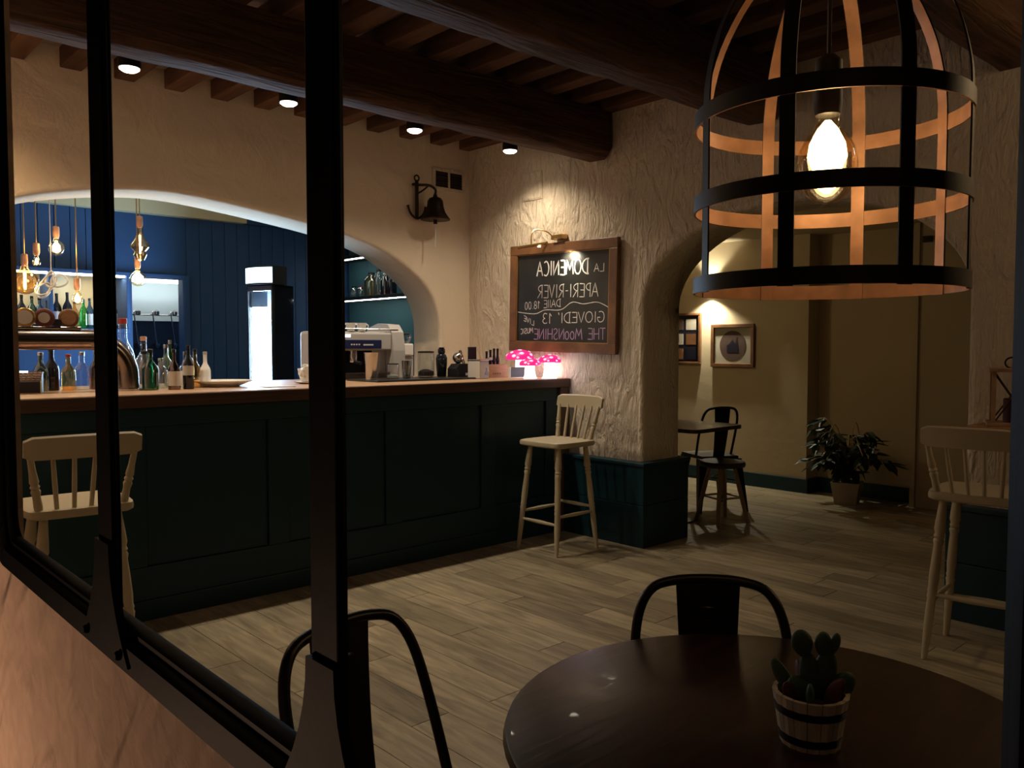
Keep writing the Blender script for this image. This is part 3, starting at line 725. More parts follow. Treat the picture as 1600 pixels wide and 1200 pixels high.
# ------------------------------------------------------------------ ship's bell, vent, access panel
be = thing('ship_bell', 'dark bronze bell hanging on an anchor bracket on the plaster wall', 'bell', (3.83, 5.27, 2.30))
bx0 = .095
bm = bmesh.new(); lathe(bm, [(.112, 0), (.115, .008), (.098, .030), (.078, .060), (.066, .10), (.060, .145), (.048, .165), (.018, .178), (.012, .20)], 28, (bx0, -.13, .02)); finish('bell_body', bm, bronze, be, True)
tubo('clapper', [(bx0, -.13, .08), (bx0, -.13, -.01)], [.008, .016], bronze, be)
tubo('rope', spline([(bx0, -.13, -.01), (bx0+.002, -.13, -.10), (bx0-.003, -.13, -.19)], 4), .004, paper, be, 6)
tubo('bracket_arm', spline([(-.05, -.03, .29), (.01, -.05, .29), (.06, -.10, .285), (bx0, -.13, .255), (bx0, -.13, .215)], 5), .010, bronze, be)
tubo('bracket_strut', spline([(.0, -.03, .225), (.03, -.06, .25), (.055, -.095, .283)], 4), .007, bronze, be)
tubo('anchor_shank', [(.0, -.02, .33), (.0, -.02, .04)], .014, bronze, be); tubo('anchor_ring', [(.0+.022*math.cos(a), -.02, .345+.022*math.sin(a)) for a in [2*PI*i/14 for i in range(14)]], .006, bronze, be, 6, True)
tubo('anchor_fluke', spline([(-.085, -.02, .13), (-.06, -.02, .07), (0, -.02, .035), (.06, -.02, .07), (.085, -.02, .13)], 5), [.012]+[.009]*19+[.012], bronze, be)
ve = thing('wall_vent', 'white two-section ventilation grille high on the plaster wall', 'vent', (4.165, 5.28, 2.675))
for b6 in ((-.165, .165, -.012, 0, .062, .085), (-.165, .165, -.012, 0, -.085, -.062), (-.165, -.135, -.012, 0, -.062, .062), (.135, .165, -.012, 0, -.062, .062), (-.010, .010, -.012, 0, -.062, .062)): bxo('frame_bar', b6, plaster, ve, .003)
bxo('backing', (-.135, .135, -.003, .0, -.062, .062), blackp, ve)
for i in range(6):
    for s in (-1, 1): bxo('louvre', (s*.0725-.062, s*.0725+.062, -.009, -.003, -.058+.0205*i, -.050+.0205*i), bronze, ve)
pn = thing('access_panel', 'painted-over square cover plate on the wall above the chalkboard', 'cover plate', (4.38, 4.53, 2.555))
bxo('plate', (-.010, 0, -.10, .10, -.10, .10), plaster, pn, .003); bxo('rim', (-.006, 0, -.108, .108, -.108, .108), plaster, pn, .002)
se = thing('wall_socket', 'tiny dark box high on the far wall of the next room', 'sensor', (7.12, 2.70, 2.22)); bxo('plate', (-.03, 0, -.035, .035, -.025, .025), blackp, se, .004); bxo('face', (-.034, -.03, -.022, .022, -.015, .015), bronze, se)

# ------------------------------------------------------------------ mushrooms lamps on the bar
def mushroom(x, y, zc, rcap, hcap, rs, label):
    t = thing('mushroom_lamp', label, 'mushroom lamp', (x, y, 1.115), 0, 'glowing mushroom lamps')
    z0 = zc-1.115
    lo('stem', [(rs*1.25, 0), (rs*1.1, .01), (rs*.9, z0*.5), (rs*.85, z0+.01)], mush_stem, t, 20)
    pr = [(rcap*.93, z0), (rcap, z0+.006)]+[(rcap*math.cos(R(a)), z0+.006+hcap*math.sin(R(a))) for a in (15, 30, 45, 60, 75, 87)]
    lo('cap', pr, mush_cap, t, 28)
    for az_, el, sz in ((200, 20, .15), (235, 38, .17), (175, 45, .14), (285, 28, .15), (262, 10, .10), (225, 72, .16), (140, 25, .13), (218, 10, .10), (315, 50, .13)):
        a, e = R(az_), R(el); c = Vector((rcap*math.cos(e)*math.cos(a), rcap*math.cos(e)*math.sin(a), z0+.006+hcap*math.sin(e)))
        nrm = Vector((math.cos(e)*math.cos(a)/rcap, math.cos(e)*math.sin(a)/rcap, math.sin(e)/hcap)).normalized()
        bm = bmesh.new(); bmesh.ops.create_uvsphere(bm, u_segments=10, v_segments=6, radius=1)
        for v in bm.verts: v.co = Vector((v.co.x*sz*rcap, v.co.y*sz*rcap*.8, v.co.z*.004))
        bmesh.ops.transform(bm, matrix=Matrix.Translation(c) @ nrm.to_track_quat('Z', 'Y').to_matrix().to_4x4(), verts=bm.verts); finish('spot', bm, mush_dot, t, True)
    return t
mushroom(4.20, 4.475, 1.245, .108, .070, .040, 'largest glowing pink toadstool lamp with white dots on the bar end')
mushroom(4.135, 4.30, 1.206, .080, .048, .040, 'smallest glowing pink toadstool lamp, the front one on the bar end')
mushroom(4.24, 4.205, 1.228, .085, .052, .045, 'glowing pink toadstool lamp nearest the bar end and stool')
light('mushroom_glow', 'POINT', (4.20, 4.09, 1.19), .5, (.82, .80, 1), .04)
light('mushroom_glow_low', 'POINT', (4.33, 4.30, 1.165), .5, (1, .82, .95), .03)

# ------------------------------------------------------------------ bottles and things on the bar
CZ = 1.115
def bottle(x, y, z, h, r, gm, label, lab=None, cap=blackp, shoulder=.62, neck=.28, group=None, labz=(.12, .48), cat='bottle'):
    t = thing('bottle', label, cat, (x, y, z), random.uniform(0, 6), group)
    rn = r*neck
    lo('body', [(r*.9, 0), (r, h*.02), (r, h*shoulder*.92), (r*.86, h*(shoulder+.04)), (rn*1.25, h*(shoulder+.16)), (rn, h*(shoulder+.22)), (rn, h*.93)], gm, t, 18)
    lo('cap', [(rn*1.12, h*.92), (rn*1.12, h), (rn*.7, h*1.005)], cap, t, 12)
    if lab: lo('label', [(r*1.012, h*labz[0]), (r*1.012, h*labz[1])], lab, t, 18, capb=False, capt=False)
    return t
gr = 'bottles on the bar worktop'
bottle(1.546, 4.50, CZ, .215, .042, greeng, 'squat dark green bottle among those left of the white plate', None, blackp, .55, .3, gr)
bottle(1.643, 4.62, CZ, .165, .034, clear, 'short clear bottle behind the brown one on the bar', None, steel, .6, .4, gr)
bottle(1.655, 4.46, CZ, .215, .032, browng, 'brown bottle with a tan label on the bar', paper, blackp, .52, .30, gr, (.1, .46))
bottle(1.735, 4.47, CZ, .235, .029, darkg, 'dark bottle with a pale label next to the brown one', paper, blackp, .55, .30, gr, (.32, .54))
bottle(1.823, 4.60, CZ, .215, .029, amberg, 'small amber liquor bottle left of the white bottle', None, blackp, .5, .34, gr)
bottle(1.893, 4.63, CZ, .200, .030, white, 'opaque white bottle beside the white plate', None, greyp, .5, .34, gr)
bottle(1.759, 4.80, CZ, .265, .030, brightgreen, 'bright green bottle at the back of the bar bottles', None, steel, .62, .3, gr)
bottle(1.513, 4.82, CZ, .385, .058, clear, 'tallest clear decanter next to the tap bridge', None, red_liq, .50, .35, gr)
bottle(1.625, 4.83, CZ, .285, .045, clear, 'clear carafe with amber bits behind the green bottle', None, copper, .52, .35, gr)
bottle(1.70, 4.70, CZ, .240, .038, clear, 'clear decanter with steel pourer in the middle of the bar bottles', None, steel, .55, .3, gr)
bottle(1.575, 4.67, CZ, .205, .040, clear, 'clear round-shouldered bottle behind the squat green bottle', None, blackp, .55, .42, gr)
bottle(1.850, 4.76, CZ, .235, .030, clear, 'slim clear bottle behind the amber and white bottles', None, steel, .6, .3, gr)
bottle(1.775, 4.62, CZ, .20, .028, clear, 'small clear bottle between the dark and amber bottles', white, steel, .55, .35, gr)
for i, (x, y, h, r, gm, cp, lb) in enumerate(((1.085, 4.74, .20, .036, greeng, steel, 'green bottle under the steel tap bridge'), (1.150, 4.80, .22, .036, darkg, blackp, 'black bottle under the steel tap bridge'), (1.215, 4.74, .19, .034, amberg, red_liq, 'amber bottle with red cap under the tap bridge'), (1.290, 4.78, .20, .038, clear, steel, 'clear bottle under the tap bridge near the thin mullion'), (1.365, 4.80, .22, .032, browng, copper, 'brown bottle under the tap bridge right of the thin mullion'))):
    bottle(x, y, CZ, h, r, gm, lb, None, cp, .55, .34, 'bottles under the tap bridge')
# card terminal
ct = thing('card_terminal', 'dark sloping till keypad at the far left of the bar', 'keypad', (1.015, 4.66, CZ), R(-20))
bm = bmesh.new(); prism(bm, [(-.06, 0), (.06, 0), (.06, .095), (.045, .105), (-.06, .055)], -.055, .055, lambda u, v, d: (d, u, v)); finish('case', bm, blackp, ct)
for i in range(4):
    for k in range(5): bxo('key', (-.040+.021*k-.008, -.040+.021*k+.008, -.045+.022*i, -.030+.022*i, .056+.0105*i, .068+.0105*i), woodlight, ct, .002)
bxo('screen', (-.05, -.01, .03, .045, .098, .108), sign_cool, ct)
# tap bridge
tp = thing('tap_bridge', 'polished steel beer tap bridge with round badges on the bar', 'beer tap', (1.1, 4.55, CZ))
tz = .265
pts = [(-.62, 0, tz), (.16, 0, tz)]+[(.16+.19*math.sin(R(a)), 0, tz-.19+.19*math.cos(R(a))) for a in (15, 30, 45, 60, 75, 88)]+[(.352, 0, .02), (.352, 0, .0)]
tubo('bridge_tube', spline(pts, 3), .052, darksteel, tp, 20)
lo('foot_flange', [(.075, 0), (.075, .010), (.055, .016)], steel, tp, 24, (.352, 0, 0))
tubo('top_rail', [(-.62, -.02, tz+.056), (.12, -.02, tz+.056)], .010, steel, tp, 10)
tubo('low_rail', [(-.62, -.048, tz-.030), (.16, -.048, tz-.030)], .006, copper, tp, 8)
for i, x in enumerate((.969, 1.052, 1.161)):
    xx = x-1.1+.010; b = bmesh.new()
    lathe(b, [(.044, 0), (.047, .004), (.047, .012), (.043, .016), (.030, .018)], 26); bmesh.ops.rotate(b, verts=b.verts, cent=(0, 0, 0), matrix=Matrix.Rotation(R(90), 3, 'X')); bmesh.ops.rotate(b, verts=b.verts, cent=(0, 0, 0), matrix=Matrix.Rotation(R(-18), 3, 'Z'))
    bmesh.ops.translate(b, verts=b.verts, vec=(xx, -.01, tz+.106)); bd = finish('badge', b, [brass, mat('badge_red', (.12, .03, .025), .5), framew][i], tp, True)
    b = bmesh.new(); lathe(b, [(.034 if i != 1 else .026, 0), (.034 if i != 1 else .026, .002)], 24); bmesh.ops.rotate(b, verts=b.verts, cent=(0, 0, 0), matrix=Matrix.Rotation(R(90), 3, 'X')); bmesh.ops.rotate(b, verts=b.verts, cent=(0, 0, 0), matrix=Matrix.Rotation(R(-18), 3, 'Z'))
    bmesh.ops.translate(b, verts=b.verts, vec=(xx-.006, -.0285, tz+.106)); finish('badge_face', b, paper if i < 2 else woodlight, bd)
    tubo('badge_stalk', [(xx, 0, tz+.04), (xx, 0, tz+.065)], .010, steel, tp, 10)
noise_bump(MATS['badge_red'], 40, .05)
bx_ = bmesh.new(); box(bx_, -.02, .02, -.015, .015, 0, .035, bev=.003); tag(finish('small_box', bx_, navy, None, loc=(1.111, 4.535, CZ+.331)), 'tiny dark box on the tap bridge between two badges', 'box')
# plate, paper, cup
pt = thing('serving_plate', 'wide shallow white plate on the bar', 'plate', (1.99, 4.62, CZ))
lo('plate_body', [(.09, 0), (.095, .006), (.165, .032), (.168, .036), (.155, .034), (.085, .012)], white, pt, 40); lo('foot_ring', [(.088, 0), (.092, .003), (.086, .004)], white, pt, 30)
pn2 = bmesh.new(); box(pn2, -.09, .09, -.05, .05, 0, .004, bev=.001); tag(finish('paper_menu', pn2, paper, None, loc=(2.19, 4.35, CZ)), 'flat white paper lying on the bar below the fridge', 'paper')
cu = thing('coffee_cup', 'white coffee cup heaped with sugar packets on a saucer by the mullion', 'cup', (2.515, 4.60, CZ), R(40))
lo('saucer', [(.04, 0), (.075, .010), (.078, .014), (.05, .008)], white, cu, 28)
lo('cup_body', [(.028, .012), (.038, .018), (.052, .07), (.055, .095), (.052, .095), (.048, .07), (.03, .025)], white, cu, 28)
tubo('handle', spline([(-.050, 0, .085), (-.085, 0, .085), (-.09, 0, .055), (-.044, 0, .045)], 6), .008, white, cu)
for i in range(5):
    bxo('sugar_packet', (-.02, .02, -.012, .012, -.003, .003), paper, cu, .001).location = (random.uniform(-.02, .02), random.uniform(-.02, .02), .098+.005*i); cu.children[-1].rotation_euler = (random.uniform(-.4, .4), random.uniform(-.4, .4), random.uniform(0, 3))
# rubber mat and things on it
bm = bmesh.new(); box(bm, 2.93, 3.80, 4.44, 4.82, CZ, CZ+.012, bev=.004); tag(finish('bar_mat', bm, blackp), 'long black rubber bar mat under the shakers and jars', 'mat')
MZ = CZ+.012
sh = thing('boston_shaker', 'tall tapered steel shaker tin standing on the bar mat', 'shaker', (2.985, 4.60, MZ)); lo('tin', [(.038, 0), (.040, .004), (.050, .17), (.053, .178), (.050, .176), (.038, .01)], steel, sh, 28); lo('base_ring', [(.040, 0), (.041, .010), (.039, .012)], steel, sh, 24)
def jar(x, y, h, r, label, lidm, gm=clear, fill=None, z=MZ):
    t = thing('glass_jar', label, 'jar', (x, y, z)); lo('glass', [(r*.92, 0), (r, .006), (r, h*.9), (r*.9, h*.93), (r*.9, h*.94)], gm, t, 24)
    lo('lid', [(r*.98, h*.93), (r*.98, h*.98), (r*.8, h)], lidm, t, 24)
    if fill: lo('contents', [(r*.9, .008), (r*.92, h*.22), (r*.3, h*.3)], fill, t, 20)
    return t
jar(3.165, 4.62, .105, .042, 'short squat glass jar with dark lid on the bar mat', blackp, clear, paper)
for i, (x, y) in enumerate(((3.305, 4.66), (3.365, 4.74))):
    g_ = thing('drinking_glass', ['clear tumbler on the bar mat nearest the short jar', 'clear tumbler on the bar mat nearest the tall jar'][i], 'glass', (x, y, MZ)); lo('glass_wall', [(.026, 0), (.028, .006), (.034, .12), (.031, .12), (.026, .012)], clear, g_, 22); lo('glass_base', [(.025, .001), (.026, .008)], clear, g_, 22)
jar(3.515, 4.72, .185, .060, 'tall clear jar with dark lid on the bar mat', bronze, clear, soil)
bs = thing('cocktail_shaker', 'glossy black cobbler cocktail shaker on the bar mat', 'shaker', (3.655, 4.72, MZ)); lo('body', [(.030, 0), (.034, .006), (.041, .10), (.041, .135), (.032, .158), (.022, .165)], darkg, bs, 24); lo('cap', [(.022, .165), (.027, .172), (.026, .198), (.018, .203), (.024, .21)], darkg, bs, 20)
bb = thing('black_organiser', 'black napkin box with a small white tag on the bar', 'box', (3.755, 4.62, CZ))
bm = bmesh.new(); prism(bm, [(-.085, 0), (.085, 0), (.085, .105), (-.05, .105), (-.085, .07)], -.05, .05, lambda u, v, d: (u, d, v)); finish('box_body', bm, blackp, bb); bxo('tag', (.0, .035, -.052, -.050, .022, .04), white, bb)
for dx in (.02, .035): tubo('straw', [(dx, .0, .10), (dx-.03, .01, .20)], .004, blackp, bb, 6)
bl_ = thing('glass_ball', 'round shiny glass ball ornament on the black napkin box', 'ornament', (3.735, 4.63, CZ+.105)); lo('ball', [(.012, .004)]+[(.040*math.cos(R(a)), .042+.040*math.sin(R(a))) for a in range(-70, 91, 16)], steel, bl_, 24); lo('stand', [(.02, 0), (.014, .006)], blackp, bl_, 16)
cb = thing('card_holder', 'black upright card holder behind the square tin', 'card holder', (3.925, 4.70, CZ)); bxo('panel', (-.038, .038, -.006, .006, .02, .225), blackp, cb, .003); bxo('foot', (-.04, .04, -.03, .03, 0, .02), blackp, cb, .003)
tn = thing('square_tin', 'square grey-white tin with a printed side on the bar', 'tin', (3.79, 4.47, CZ), R(14)); bxo('tin_body', (-.055, .055, -.055, .055, 0, .128), paper, tn, .008); bxo('lid', (-.057, .057, -.057, .057, .128, .138), steel, tn, .004)
bm = bmesh.new(); prism(bm, [(.0, .03), (.045, .02), (.045, .05), (.03, .075), (.012, .078), (.02, .066), (.012, .05)], -.0565, -.055, lambda u, v, d: (u, d, v)); finish('print', bm, navy, tn)
wbx = thing('wooden_caddy', 'orange-brown wooden box holding sauce bottles on the bar', 'caddy', (4.035, 4.59, CZ), R(0))
for b6 in ((-.085, .085, -.065, -.056, 0, .098), (-.085, .085, .056, .065, 0, .098), (-.085, -.076, -.056, .056, 0, .098), (.076, .085, -.056, .056, 0, .098)): bxo('side', b6, woodlight, wbx, .002)
bxo('bottom', (-.076, .076, -.056, .056, 0, .008), woodlight, wbx)
for i in range(4): bxo('printed_mark', (-.06+.022*i, -.048+.022*i, -.0662, -.065, .024, .037), framew, wbx)
for i, (dx, h, lb) in enumerate(((-.055, .185, 'leftmost'), (-.018, .195, 'second'), (.018, .205, 'third'), (.053, .205, 'rightmost'))):
    bottle(4.035+dx, 4.60, CZ+.008, h, .017, darkg, lb+' small dark sauce bottle in the wooden box', paper if i < 2 else None, blackp, .55, .5, 'sauce bottles in the wooden box', (.62, .72))
cd = thing('framed_card', 'small dark card in a pale stand before the mushroom lamps', 'card', (4.165, 4.44, CZ), R(-6)); cd.location = (4.10, 4.40, CZ); bxo('card', (-.068, .068, -.004, .004, .004, .078), navy, cd, .001); bxo('stand', (-.072, -.066, -.012, .012, 0, .08), white, cd); bxo('foot', (-.07, .07, -.012, .012, 0, .005), white, cd)

# espresso machine
es = thing('espresso_machine', 'grey espresso machine with a dark blue control band at the back of the bar', 'coffee machine', (3.13, 5.03, CZ))
bxo('body', (-.33, .30, -.05, .19, .03, .335), greyp, es, .02)
bxo('front_hood', (-.33, .22, -.13, -.05, .20, .325), greyp, es, .012)
bxo('control_band', (-.32, .13, -.136, -.128, .215, .275), mat('band_blue', (.015, .02, .07), .25), es, .003); noise_bump(MATS['band_blue'], 40, .03)
for i in range(4): bxo('band_mark', (-.12+.02*i, -.108+.02*i, -.138, -.136, .238, .247), paper, es)
bxo('band_mark', (-.02, .06, -.138, -.136, .236, .245), paper, es)
bxo('display', (-.18, -.12, -.134, -.129, .292, .312), sign_cool, es)
bxo('splash_panel', (-.30, .10, -.056, -.05, .05, .20), darkg, es); bxo('drip_tray', (-.33, .20, -.15, -.05, .0, .05), darksteel, es, .006)
bm = bmesh.new(); prism(bm, [(-.15, 0), (.19, 0), (.19, .36), (.05, .395), (-.08, .385), (-.13, .33), (-.15, .2)], .22, .32, lambda u, v, d: (d, u, v)); finish('side_cheek', bm, greyp, es)
for x in (-.22, -.08):
    lo('group_head', [(.028, .12), (.032, .16), (.03, .20)], steel, es, 18, (x, -.095, 0)); tubo('portafilter', [(x, -.10, .125), (x, -.20, .115)], .011, blackp, es)
tubo('cup_rail', [(-.32, -.12, .35), (.28, -.12, .35)], .005, steel, es, 6)
for i in range(4):
    c_ = thing('stacked_cup', 'white coffee cup on the espresso machine, number one from the mullion'.replace('number one', ['first', 'second', 'third', 'fourth'][i]), 'cup', (2.90+.088*i, 5.0, CZ+.335), 0, 'cups on the espresso machine')
    lo('cup_body', [(.022, 0), (.026, .004), (.037, .058), (.034, .058), (.024, .008)], white, c_, 20); tubo('handle', spline([(.034, 0, .048), (.052, 0, .045), (.05, 0, .02), (.028, 0, .018)], 4), .004, white, c_, 6)
# grinder
gd = thing('coffee_grinder', 'pale coffee grinder with clear hopper right of the espresso machine', 'grinder', (3.56, 5.08, CZ)); bxo('body', (-.06, .06, -.07, .07, 0, .16), greyp, gd, .012); lo('hopper', [(.035, .235), (.06, .26), (.075, .30), (.07, .315), (.02, .32)], clear, gd, 20); bxo('doser', (-.075, .05, -.085, -.02, .16, .25), white, gd, .01); lo('lid', [(.068, .315), (.066, .325), (.012, .33)], blackp, gd, 20)

# ------------------------------------------------------------------ fridge
fr = thing('display_fridge', 'slim glowing display fridge with a lit header behind the bar', 'fridge', (3.333, 6.70, 0), R(-72))
# local: width x, front at -y
wd, dp, ht = .30, .22, 1.865
for b6 in ((-wd/2, -wd/2+.018, -dp/2, dp/2, .05, ht), (wd/2-.018, wd/2, -dp/2, dp/2, .05, ht)): bxo('side_wall', b6, darkg, fr, .004)
bxo('back_wall', (-wd/2+.018, wd/2-.018, dp/2-.03, dp/2, .05, ht), fridge_in, fr); bxo('roof', (-wd/2, wd/2, -dp/2, dp/2, ht-.02, ht), darkg, fr, .004); bxo('base', (-wd/2, wd/2, -dp/2, dp/2, 0, .30), darkg, fr, .004)
for z in (.62, .95, 1.27, 1.56): bxo('shelf', (-wd/2+.02, wd/2-.02, -dp/2+.05, dp/2-.03, z, z+.012), steel, fr)
dr = bxo('door_pane', (-wd/2+.018, wd/2-.018, -dp/2-.006, -dp/2-.002, .32, 1.81), clear, fr)
for b6 in ((-wd/2, -wd/2+.016, -dp/2-.03, -dp/2, .31, ht-.005), (wd/2-.016, wd/2, -dp/2-.03, -dp/2, .31, ht-.005), (-wd/2, wd/2, -dp/2-.03, -dp/2, 1.815, ht-.005), (-wd/2, wd/2, -dp/2-.03, -dp/2, .30, .33)): bxo('door_frame', b6, blackp, dr, .003)
bxo('led_strip', (-wd/2+.019, -wd/2+.20, -dp/2+.006, -dp/2+.022, .34, 1.68), led_cool, fr)
bm = bmesh.new(); pr = [(-wd/2-.012, dp*.1), (wd/2+.012, dp*.1)]+[( (wd/2+.012)*u, -dp/2-.03-.035*(1-u*u)) for u in (1, .66, .33, 0, -.33, -.66, -1)]
prism(bm, pr, 1.868, 2.025, lambda u, v, d: (u, v, d)); finish('header_box', bm, blackp, fr)
bm = bmesh.new(); pr = [((wd/2+.006)*u, -dp/2-.034-.036*(1-u*u)) for u in (1, .66, .33, 0, -.33, -.66, -1)]; pr += [(u, v+.003) for u, v in pr[::-1]]
prism(bm, pr, 1.882, 2.012, lambda u, v, d: (u, v, d)); finish('header_sign', bm, sign_cool, fr)
bg = [browng, blueg, clear, amberg]
for i in range(6):
    z = (.962, 1.282, 1.572)[i % 3]; xx = (.068, .108)[i//3]
    f_ = Matrix.Rotation(R(-72), 3, 'Z') @ Vector((xx, .0, 0))
    bottle(3.333+f_.x, 6.70+f_.y, z, .22, .018, bg[i % 4], '%s small bottle on the %s visible shelf of the display fridge' % (('left', 'right')[i//3], ('lowest', 'middle', 'top')[i % 3]), None, blackp, .55, .4, 'bottles in the display fridge')
light('fridge_glow', 'AREA', (3.17, 6.645, 1.25), 60, COOL, target=(2.22, 6.335, 1.35), sx=.20, sy=1.2)

# ------------------------------------------------------------------ left back shelves with bottles
ls = thing('bottle_shelf', 'lit back-bar bottle shelf left of the kitchen hatch', 'shelf', (1.3, 7.40, 0))
bxo('shelf_board', (-1.0, 1.05, -.10, .20, 1.455, 1.49), blue, ls, .004); bxo('top_board', (-1.0, 1.05, -.10, .20, 1.935, 1.965), blue, ls, .004)
bxo('back_panel', (-1.0, 1.05, .18, .20, 1.49, 1.935), cream_paint, ls); bxo('divider', (.445, .475, -.10, .18, 1.49, 1.935), blue, ls, .003); bxo('end_panel', (1.03, 1.05, -.10, .18, 1.49, 1.935), blue, ls, .003); bxo('cabinet', (-1.0, 1.05, -.05, .20, 0, 1.455), blue, ls, .004)
for a, b in ((-.9, .44), (.48, 1.02)): bxo('led_strip', (a, b, -.095, -.06, 1.918, 1.934), led_neutral, ls)
light('shelf_light', 'AREA', (1.75, 7.38, 1.91), 2.6, (1, .86, .62), target=(1.75, 7.44, 1.4), sx=1.2, sy=.06)
gs = 'bottles on the left back-bar shelf'
for i, (x, h, r, gm, lb, lbm) in enumerate(((1.505, .27, .050, clear, 'wide clear bottle at the left end of the back shelf', paper), (1.575, .26, .036, darkg, 'dark wine bottle with white label behind the first tap badge', white), (1.640, .25, .036, greeng, 'green bottle behind the first tap badge', paper), (1.700, .24, .038, blueg, 'blue bottle left of the shelf divider', white), (1.755-.01, .22, .022, greeng, 'slim green bottle against the shelf divider', None), (1.825, .28, .036, darkg, 'dark wine bottle with white label right of the shelf divider', white), (1.895, .29, .036, darkg, 'tall dark wine bottle with pale label on the back shelf', white), (1.955, .22, .034, amberg, 'amber bottle behind the pear-shaped bulb', paper), (2.015, .24, .032, brightgreen, 'bright green bottle on the right part of the back shelf', None), (2.070, .25, .032, blueg, 'pale blue bottle on the right part of the back shelf', white), (2.150, .27, .036, darkg, 'dark bottle by the thin mullion on the back shelf', None), (2.250, .27, .036, browng, 'brown bottle at the right end of the back shelf', paper))):
    bottle(x, 7.38+.03*(i % 2), 1.49, h, r, gm, lb, lbm, blackp, .6, .3, gs)

# right side shelves
rs = thing('side_shelf', 'teal side shelves with lit undersides right of the fridge', 'shelf', (4.52, 6.7, 0))
bxo('lower_board', (-.10, .14, -.75, .85, 1.80, 1.835), mat('shelf_dark', (.02, .03, .03), .5), rs, .003); bxo('upper_board', (-.10, .14, -.75, .85, 2.215, 2.25), MATS['shelf_dark'], rs, .003)
noise_bump(MATS['shelf_dark'], 30, .05)
bxo('end_panel', (-.10, .14, -.62, -.59, 1.1, 2.25), blue, rs, .003)
for z in (1.792, 2.207):
    bxo('led_strip', (-.095, -.07, -.28, .80, z, z+.008), led_neutral, rs); bxo('led_strip', (-.095, -.07, -.58, -.31, z, z+.008), led_neutral, rs)
light('side_shelf_light', 'AREA', (4.43, 6.75, 1.785), .8, (.85, 1, 1), target=(4.55, 6.75, 1.0), sx=.05, sy=1.2)
light('side_shelf_light_upper', 'AREA', (4.43, 6.75, 2.20), .7, (.95, 1, .95), target=(4.55, 6.75, 1.5), sx=.05, sy=1.2)
gs = 'jars and bottles on the side shelf'
for i, (yy, h, r, gm, cp, lb) in enumerate(((7.24, .11, .052, clear, darkg, 'short clear jar with dark stopper on the side shelf'), (7.11, .11, .052, clear, red_liq, 'short clear jar with red stopper on the side shelf'), (6.93, .23, .072, amberg, blackp, 'large amber bottle with black top on the side shelf'), (6.80, .25, .05, clear, blackp, 'tall clear bottle beside the large amber one'), (6.68, .21, .05, browng, white, 'brown bottle with white cap by the arch edge'), (6.57, .18, .045, darkg, blackp, 'dark bottle nearest the arch edge on the side shelf'))):
    bottle(4.50, yy, 1.835, h, r, gm, lb, None, cp, .66, .45, gs)

# ------------------------------------------------------------------ pendant bulbs over the bar
def pend(x, z, r, shape, label, y=6.0, lit=1.0, glassm=bulbg):
    t = thing('pendant_bulb', label, 'pendant bulb', (x, y, z), 0, 'filament pendant bulbs behind the bar arch')
    if shape == 'globe': pr = [(r*.28, r*1.35), (r*.32, r*1.12)]+[(r*math.cos(R(a)), r*math.sin(R(a))) for a in range(62, -90, -15)]; top = r*1.35
    elif shape == 'pear': pr = [(r*.36, r*1.9), (r*.42, r*1.5), (r*.72, r*.8), (r, r*.1), (r*.9, -r*.5), (r*.5, -r*.9), (r*.05, -r)]; top = r*1.9
    else: pr = [(r*.3, r*2.4), (r*.34, r*1.6), (r*.55, r*1.0), (r, r*.35), (r*1.02, r*.1), (r*.6, -r*.35), (r*.75, -r*.7), (r*.45, -r*1.3), (r*.05, -r*1.45)]; top = r*2.4
    b = lo('bulb', pr, glassm, t, 22, capb=False); lo('filament', [(r*.10, top*.6), (r*.22*lit, r*.25), (r*.22*lit, -r*.35), (r*.08, -r*.6)], glow_bulb if r < .045 else fil, b, 12)
    lo('socket', [(.010, top+.075), (.020, top+.07), (.021, top+.015), (.016, top-.005)], copper, t, 16)
    tubo('cord', [(0, 0, top+.07), (0, 0, 3.0-z)], .004, brass, t, 6)
    return t
pend(1.298, 1.755, .078, 'globe', 'large amber globe bulb hanging at far left over the taps', lit=.5, glassm=amberg)
pend(1.367, 1.885, .026, 'pear', 'small pear bulb hanging second from the left', lit=2.0)
pend(1.484, 1.985, .050, 'globe', 'bright globe bulb hanging third from the left', lit=2.2)
pend(1.603, 1.655, .036, 'pear', 'low hanging pear bulb left of the thin mullion', lit=2.4)
pend(1.795, 2.06, .030, 'pear', 'slim bulb half hidden behind the thin mullion', lit=2.0)
pend(2.01, 2.025, .062, 'twist', 'smoky double-bulge bulb right of the thin mullion', lit=.4, glassm=amberg)
pend(2.03, 1.825, .055, 'globe', 'brightest globe bulb hanging before the kitchen hatch', 6.12, lit=3.0)
for (x, z, e) in ((1.484, 1.99, 1.3), (1.603, 1.66, .8), (2.03, 1.83, 1.6), (1.30, 1.76, .9)): light('pendant_glow', 'POINT', (x, 5.92, z), e, (1, .66, .30), .04)

hw_ = thing('wire_loops', 'tangle of white cord loops hanging beside the large amber bulb', 'cord', (1.43, 5.92, 1.76))
tubo('hanging_cord', [(0, 0, .06), (0, 0, 1.24)], .003, white, hw_, 6)
for cx_, cz_, rx_, rz_, ti in ((-.03, -.03, .035, .085, .5), (.045, .01, .05, .04, -.3), (.0, .015, .03, .05, .1), (-.045, -.05, .03, .05, .9)):
    tubo('loop', [(cx_+rx_*math.cos(t_)*math.cos(ti)+rz_*math.sin(t_)*math.sin(ti), .02*math.sin(2*t_), cz_+rz_*math.sin(t_)*math.cos(ti)-rx_*math.cos(t_)*math.sin(ti)) for t_ in [2*PI*i/20 for i in range(20)]], .006, white, hw_, 6, True)

